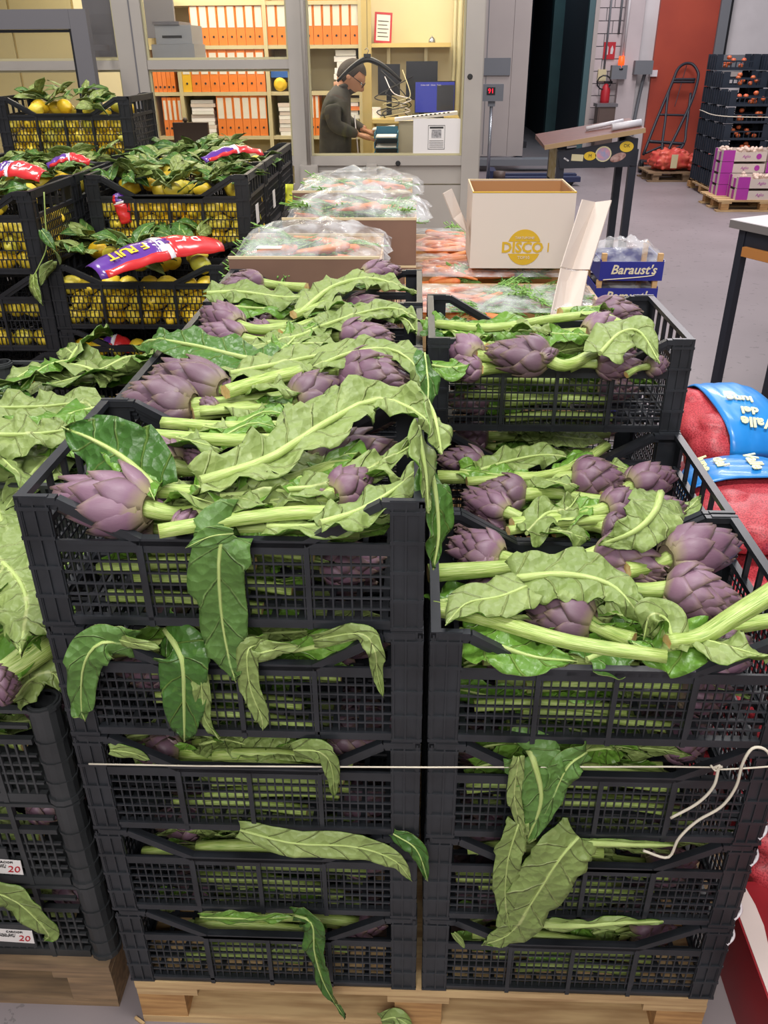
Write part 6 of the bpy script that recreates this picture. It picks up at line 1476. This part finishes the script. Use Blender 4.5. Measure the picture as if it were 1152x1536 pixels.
# cream post, wall shelf, picture, bell
struct('trim_8', B(xs(543, 120, 5.55), xs(557, 120, 5.55), 5.55, 5.62, OF, 3.0), 'cream_wood')
zk = zs(71, 600, 6.1); t = thing('wall_shelf', 'cream wall shelf above the screens in the office', 'shelf', (xs(553, 70, 6.1), 6.05, zk)); wk = xs(676, 70, 6.1)-xs(553, 70, 6.1)
part('board', B(0, wk, 0, .245, 0, .028), 'cream_wood', t)
for f in (.22, .68): part('bracket', B(wk*f, wk*f+.025, .1, .245, -.12, -.001), 'office_cream', t)
t = thing('framed_picture', 'red framed picture leaning on the wall shelf', 'picture', T(xs(572, 60, 6.15), 6.13, zk+.03, -.12, .06, .1))
part('frame', MB().box(-.055, .075, 0, .012, 0, .014).box(-.055, .075, 0, .012, .186, .2).box(-.055, -.041, 0, .012, .0141, .1859).box(.061, .075, 0, .012, .0141, .1859), 'red_print', t); part('sheet', B(-.0405, .0605, .002, .008, .015, .185), 'paper', t)
for k in range(5): part('text_line', B(-.03, .05-.01*(k % 2), .0005, .0015, .04+.025*k, .045+.025*k), 'ink', t)
p = at(648, 57, Y=6.12); solo('service_bell', MB().lathe([(.026, 0), (.026, .006), (.024, .02), (.014, .034), (.003, .04), (.003, .046)], 14, (p.x, 6.15, zk+.029)), 'chrome', 'small chrome bell on the wall shelf', 'bell')
zc = zs(62, 562, 6.15); solo('cardboard_file', B(xs(549, 60, 6.15), xs(556, 60, 6.15), 6.1, 6.25, zk+.029, zk+.26), 'cardboard', 'brown file standing at the left end of the wall shelf', 'file')
# lower wall shelf with cables, screens
zk2 = zs(185, 600, 5.75); t = thing('desk_shelf', 'cream shelf carrying the tangled cables', 'shelf', (xs(553, 180, 5.75), 5.75, zk2)); wk2 = xs(690, 180, 5.75)-xs(553, 180, 5.75)
part('board', B(0, wk2, 0, .5, 0, .028), 'cream_wood', t); 
for x in (.01, wk2-.04): part('leg', B(x, x+.03, .4, .45, OF-zk2, -.001), 'cream_wood', t); part('leg', B(x, x+.03, .02, .05, OF-zk2, -.001), 'cream_wood', t)
mat('screen_dark', '#12161f', .25); mat('screen_blue', '#1c2160', .3, emit='#2c3aa8', es=.55)
def monitor(px0, px1, py0, py1, Y, lb, blue=False, z0=None):
    x0, x1, z1, zz0 = xs(px0, 130, Y), xs(px1, 130, Y), zs(py0, 600, Y), zs(py1, 600, Y); t_ = thing('monitor', lb, 'monitor', (x0, Y, zz0), 'dark screens in the office')
    w_, h_2 = x1-x0, z1-zz0; part('case', B(0, w_, .004, .03, 0, h_2), 'screen_dark', t_); part('screen', B(.006, w_-.006, 0, .0035, .006, h_2-.006), 'screen_blue' if blue else 'screen_dark', t_)
    if blue: part('window', B(w_*.55, w_*.97, -.002, -.0005, h_2*.08, h_2*.88), 'steel_dark', t_); text('screen_text', 'Ordine 1204   Cliente   Totale', .012, T(w_*.4, -.003, h_2*.88, PI/2), 'paper', t_)
    zb_ = (z0 if z0 is not None else zk2+.029)-zz0
    part('stand', B(w_/2-.02, w_/2+.02, .031, .05, zb_+.01, h_2*.6), 'screen_dark', t_); part('foot', B(w_/2-.07, w_/2+.07, .0, .12, zb_, zb_+.0095), 'screen_dark', t_)
monitor(567, 600, 96, 143, 6.0, 'small dark screen with rounded top behind the coat hanger'); monitor(609, 656, 92, 150, 6.05, 'dark screen behind the blue lit one')
monitor(622, 683, 122, 170, 5.8, 'lit screen showing a blue page at the right of the office', True)
r = random.Random(5)
for k in range(5):
    pts = [at(570+12*k+r.uniform(-5, 5), 105+10*(k % 3), Y=5.95)]
    for j in range(5): pts.append(at(560+r.uniform(5, 60), 140+9*j, Y=5.9-.02*k))
    pts.append(V((pts[-1].x, 5.9, zk2+.034)))
    solo('cable', MB().tube(spline(pts, 30), .004, 5), ('strap_black', 'clip_white', 'strap_black', 'pipe_cream', 'strap_black')[k], ('black cable looping down from the small dark screen', 'white cable hanging beside the screens', 'black cable in the tangle above the desk shelf', 'cream cable in the tangle above the desk shelf', 'black cable nearest the blue screen')[k], 'cable')
p = at(575, 165, Y=5.85); solo('socket_box', B(p.x-.11, p.x-.02, 5.86, 5.90, zk2+.029, zk2+.10), 'label_paper', 'white socket box standing at the left of the desk shelf', 'socket')
# barcode strip and cabinet, trays
p = at(640, 174, Y=5.35); t = thing('keyboard', 'long white keyboard tilted above the cabinet', 'keyboard', (p.x, 5.35, p.z)); part('body', MB().bar((-.22, 0, -.02), (.21, .0, .02), .12, .02), 'label_paper', t)
for k in range(9): part('key', MB().bar((-.1+.03*k, -.061, .0+.003*k), (-.085+.03*k, -.061, .0015+.003*k), .002, .008), 'ink', t)
zc0 = p.z-.035; t = thing('side_cabinet', 'cream side cabinet under the keyboard', 'cabinet', (xs(598, 200, 5.35), 5.32, OF)); cw = .42
part('body', B(0, cw, .012, .35, 0, zc0-OF), 'desk_grey', t); part('door', B(.01, .1, 0, .011, .05, zc0-OF-.02), 'desk_grey', t); part('door', B(.11, cw-.01, 0, .011, .05, zc0-OF-.02), 'desk_grey', t)
mat('tray_teal', '#1d6a84', .45)
zt_ = zd
for k in range(3):
    x0_ = xs(562, 215, 4.95); t = thing('letter_tray', ('topmost', 'middle', 'lowest')[2-k]+' teal letter tray in the stack beside the man', 'tray', (x0_, 4.86, zd+.001+.058*k), 'teal letter trays'); w_ = .155
    part('bottom', B(0, w_, 0, .24, 0, .005), 'tray_teal', t); part('side', B(0, .005, 0, .24, .0051, .035), 'tray_teal', t); part('side', B(w_-.005, w_, 0, .24, .0051, .035), 'tray_teal', t); part('post', B(.006, w_-.006, .235, .24, .0051, .057), 'tray_teal', t)
    solo('paper_sheet', B(x0_+.012, x0_+w_-.012, 4.85, 5.05, zd+.0075+.058*k, zd+.014+.058*k), 'paper', 'papers in the %s teal letter tray' % ('lowest', 'middle', 'topmost')[k], 'papers')
p = at(530, 226, Y=4.9); solo('paper_stack', B(p.x-.05, p.x+.12, 4.8, 5.0, zd+.001, zd+.012), 'paper', 'loose white papers on the desk in front of the man', 'papers')
# notice taped inside the glass
a_, b2 = at(620, 178, Y=YO+.012), at(693, 230, Y=YO+.012); t = thing('paper_notice', 'white notice in a clear sleeve on the lower right of the office window', 'notice', (a_.x, YO+.008, b2.z)); w_, h_2 = b2.x-a_.x, a_.z-b2.z; YN = 0
part('sheet', B(0, w_, 0, .0025, 0, h_2), 'label_paper', t); f0, f1 = w_*.30, w_*.64
part('print_frame', MB().box(f0, f1, -.001, -.0002, h_2*.12, h_2*.135).box(f0, f1, -.001, -.0002, h_2*.80, h_2*.815).box(f0, f0+.002, -.001, -.0002, h_2*.1351, h_2*.7999).box(f1-.002, f1, -.001, -.0002, h_2*.1351, h_2*.7999), 'ink', t)
part('print_heading', B(f0+.01, f1-.01, -.001, -.0002, h_2*.72, h_2*.77), 'ink', t); mat('print_grey', '#6d6b6c', .7, '#b5b2b2', 60); part('print_picture', B(f0+.022, f1-.022, -.001, -.0002, h_2*.45, h_2*.69), 'print_grey', t)
for k in range(4): part('print_line', B(f0+.008, f1-.008, -.001, -.0002, h_2*(.18+.06*k), h_2*(.195+.06*k)), 'ink', t)
solo('edge_pipe', MB().tube([(xs(684, 60, 5.9), 6.2, OF), (xs(684, 60, 5.9), 6.2, 2.95)], .014, 8), 'pipe_cream', 'thin cream pipe down the office wall right of the screens', 'pipe')
solo('edge_pipe', MB().tube([(xs(692, 60, 5.9), 6.2, OF), (xs(692, 60, 5.9), 6.2, 2.95)], .020, 8), 'pipe_cream', 'thicker cream pipe next to the office window stile', 'pipe')
# coat hanger
p = at(551, 84, Y=4.72); t = thing('coat_hanger', 'wide dark coat hanger hanging inside the office window', 'hanger', (p.x, 4.72, p.z))
H_ = lambda px, py: tuple(at(px, py, Y=4.72)-p)
part('shoulder', MB().tube(spline([H_(506, 122), H_(520, 108), H_(536, 95), H_(551, 89), H_(568, 95), H_(584, 106), H_(602, 122)], 26), [.008+.009*math.sin(PI*i/25) for i in range(26)], 8), 'strap_black', t)
part('hook', MB().tube([H_(551, 87), H_(551, 80), H_(553, 76), H_(550, 72), H_(547, 75)], .0025, 6), 'chrome', t); part('neck_block', B(-.022, .022, -.008, .008, -.012, .012), 'strap_black', t)
q = at(551, 72, Y=4.72); solo('hanger_wire', MB().tube([(q.x, 4.72, q.z+.003), (q.x, 4.72, 2.99)], .0015, 5), 'chrome', 'thin wire from the office ceiling holding the hanger', 'wire')
# ================================================================ the man in the office
mat('jacket', '#34322f', .85, '#3f3d39', 18, bump=.2); mat('trousers', '#262a33', .85); mat('skin', '#b07f62', .55, '#a87558', 10); mat('hair', '#241a15', .7, '#30241c', 60, (1, 1, 4), .4); mat('shoe', '#1a1a1c', .5)
Yp_ = 5.25
def j_(px, py, dy=0): p = at(px, py, Y=Yp_); return V((p.x, Yp_+dy, p.z))
base = j_(500, 240); FZ = OF
pel = V((base.x+.00, Yp_, FZ+.90)); chest = j_(503, 165); chest.z = 1.40; nk = j_(512, 136)
t = thing('person', 'man in charcoal jacket and glasses looking down at his hands in the office', 'person', (pel.x, Yp_, FZ))
pts = []; rad = []; ed = []
def nd(p, r1, par=None, r2=None):
    pts.append(tuple(V(p)-V((pel.x, Yp_, FZ)))); rad.append((r1, r2 or r1))
    if par is not None: ed.append((par, len(pts)-1))
    return len(pts)-1
a0 = nd(pel, .145, None, .125)
a1 = nd(pel.lerp(chest, .4), .135, a0, .12); a2 = nd(chest, .155, a1, .125); a3 = nd(chest.lerp(nk, .62)+V((-.01, 0, .02)), .11, a2, .10); a4 = nd(nk+V((.02, 0, .02)), .052, a3); a5 = nd(nk+V((.045, 0, .06)), .052, a4)
for s in (-1, 1):
    sh = nd(V((chest.x-.01, Yp_+s*.165, nk.z-.085)), .068, a3)
    el = j_(506 if s < 0 else 516, 186); el = V((el.x, Yp_+s*.20, el.z)); e_ = nd(el, .052, sh)
    wr = j_(538 if s < 0 else 548, 200 if s < 0 else 197); wr = V((wr.x, Yp_+s*.06-.02, wr.z)); m_ = nd(el.lerp(wr, .5), .043, e_); w_ = nd(wr, .030, m_)
    hip = nd(pel+V((0, s*.09, -.08)), .095, a0); kn = nd(V((pel.x+.03, Yp_+s*.10, FZ+.48)), .062, hip); an = nd(V((pel.x-.02, Yp_+s*.10, FZ+.09)), .042, kn); toe = nd(V((pel.x+.12, Yp_+s*.11, FZ+.04)), .035, an)
    if s < 0: WR0 = wr
    else: WR1 = wr
me = bpy.data.meshes.new('skeleton'); me.from_pydata(pts, ed, []); so = bpy.data.objects.new('skeleton', me); COL.objects.link(so)
sk = so.modifiers.new('s', 'SKIN'); sk.use_smooth_shade = True
for i, v in enumerate(me.skin_vertices[0].data): v.radius = rad[i]; v.use_root = (i == 0)
ss = so.modifiers.new('u', 'SUBSURF'); ss.levels = 2; ss.render_levels = 2
dgp = bpy.context.evaluated_depsgraph_get(); em = bpy.data.meshes.new_from_object(so.evaluated_get(dgp))
bpy.data.objects.remove(so)
mb = MB(); O = V((pel.x, Yp_, FZ))
for v in em.vertices: mb.vert(v.co)
wl = [(WR0-O), (WR1-O)]; nkl = nk-O
for p in em.polygons:
    c = p.center; m = 0
    if c.z < .82: m = 1
    if c.z < .10: m = 3
    if min((c-q).length for q in wl) < .035: m = 2
    if c.z > nkl.z+.035 and c.x > nkl.x-.05 and abs(c.y) < .07: m = 2
    mb.face(list(p.vertices), m, True)
bpy.data.meshes.remove(em)
# head joined to the neck
HC = j_(526, 115)-O; HC.y = 0
HM = Matrix.Translation(HC) @ Matrix.Rotation(math.radians(38), 4, 'Y')
def headpt(th, ph, sc_=1.0, face=True):
    x, y, z = math.cos(ph)*math.cos(th), math.cos(ph)*math.sin(th), math.sin(ph)
    px_, py_, pz_ = x*.094, y*.074, z*.112
    if z < 0: py_ *= 1+.28*z; px_ *= 1+.10*z*(1 if x > 0 else 2.2)
    if face and x > 0:
        g = lambda cy_, cz_, sy, sz: math.exp(-((py_-cy_)/sy)**2-((pz_-cz_)/sz)**2)
        px_ += .026*g(0, -.022, .011, .016)+.014*g(0, .0, .008, .02)+.007*g(0, -.058, .022, .008)+.012*g(0, -.09, .025, .016)+.006*g(0, .034, .05, .010)-.010*(g(.03, .012, .015, .012)+g(-.03, .012, .015, .012))
    return V((px_*sc_, py_*sc_, pz_*sc_))
nT, nP = 36, 26
rows = []
for i in range(nP+1):
    ph = -PI/2+PI*i/nP; rows.append([mb.vert(HM @ headpt(2*PI*j/nT, ph)) for j in range(nT)])
for i in range(nP):
    for j in range(nT): mb.face([rows[i][j], rows[i][(j+1) % nT], rows[i+1][(j+1) % nT], rows[i+1][j]], 2, True)
# neck bridge, hands with five fingers
mb.tube([nkl+V((.005, 0, .0)), HM @ V((-.03, 0, -.06))], [.055, .056], 14, 2)
for s, wv_ in ((-1, wl[0]), (1, wl[1])):
    f = V((.85, -.1*s, -.25)).normalized(); sd = V((.1*s, 1, 0)).normalized(); up = f.cross(sd)
    mb.tube([wv_-f*.02, wv_+f*.02, wv_+f*.06, wv_+f*.09], [.024, .032, .038, .034], 10, 2, up=up, flat=.5)
    for k in range(4):
        L = (.062, .072, .068, .054)[k]; b0 = wv_+f*.085+sd*(.026-.0175*k)*-s; b1 = b0+f*L*.5-up*.004*0; b1.z -= .006; b2 = b1+f*L*.35; b2.z -= .022
        mb.tube([b0-f*.02, b0, b1, b2], [.009, .0092, .0085, .006], 7, 2)
    b0 = wv_+f*.025-sd*s*.032; b1 = b0+f*.035-sd*s*.018; b2 = b1+f*.028; mb.tube([b0-f*.01+sd*s*.01, b0, b1, b2], [.011, .011, .009, .006], 7, 2)
part('body', mb, ['jacket', 'trousers', 'skin', 'shoe'], t)
# hair
hb = MB(); P, Q = [], []
for i in range(17):
    ph = -.45+(PI/2+.45)*i/16; row, rq = [], []
    for j in range(33):
        th = .0+2*PI*j/32
        lim = .62 if math.cos(th) > .35 else (.10 if math.cos(th) > -.1 else -.45)
        pp = max(ph, lim); q = headpt(th, pp, 1.04+.015*noise.noise(V((th*3, ph*4, 1))), False); row.append(HM @ q); rq.append(HM @ (q*.95))
    P.append(row); Q.append(rq)
part('hair', hb.sheet(P, Q), 'hair', t)
for s in (-1, 1):
    part('ear', MB().lathe([(.006, -.006), (.017, -.003), (.018, .004), (.008, .007)], 10, tuple(HM @ V((-.005, s*.072, -.005))), 'y'), 'skin', t)
g = MB()
for s in (-1, 1):
    g.tube([HM @ V((.100, s*.032+.021*math.cos(a_), .012+.017*math.sin(a_))) for a_ in [2*PI*k/14 for k in range(15)]], .0022, 5)
    g.tube([HM @ V((.098, s*.052, .016)), HM @ V((.0, s*.077, .012))], .0022, 5)
g.tube([HM @ V((.103, -.011, .014)), HM @ V((.103, .011, .014))], .0022, 5); part('glasses', g, 'strap_black', t)
for s in (-1, 1): part('eye', MB().lathe([(.003, -.006), (.009, -.002), (.009, .003), (.003, .006)], 10, tuple(HM @ V((.083, s*.03, .012))), 'x'), 'label_paper', t)
part('beard', MB().sheet([[HM @ (headpt(-1.0+2.0*j/12, -1.15+.62*i/6, 1.015)) for j in range(13)] for i in range(7)], [[HM @ (headpt(-1.0+2.0*j/12, -1.15+.62*i/6, .97)) for j in range(13)] for i in range(7)]), 'hair', t)
col_ = MB().tube([nkl+V((.055*math.cos(a_)+.005, .06*math.sin(a_), .025+.012*math.cos(a_))) for a_ in [2*PI*k/16 for k in range(17)]], .016, 7); part('hood', col_, 'jacket', t)
z_ = j_(517, 190)-O; part('zip', MB().tube([(chest-O)+V((.13, -.01, .08)), (chest-O)+V((.15, -.01, -.15)), V((.12, -.01, .80))], .004, 5), 'clip_white', t)
w0 = wl[0]; part('phone', MB().bar(w0+V((.10, .02, .012)), w0+V((.22, .03, .035)), .06, .01), 'label_paper', t) if False else solo('document', MB().bar(WR0+V((.10, .05, .03)), WR0+V((.25, .05, .045)), .16, .006), 'label_paper', 'white document in the hand of the man', 'paper')
texts_to_meshes()
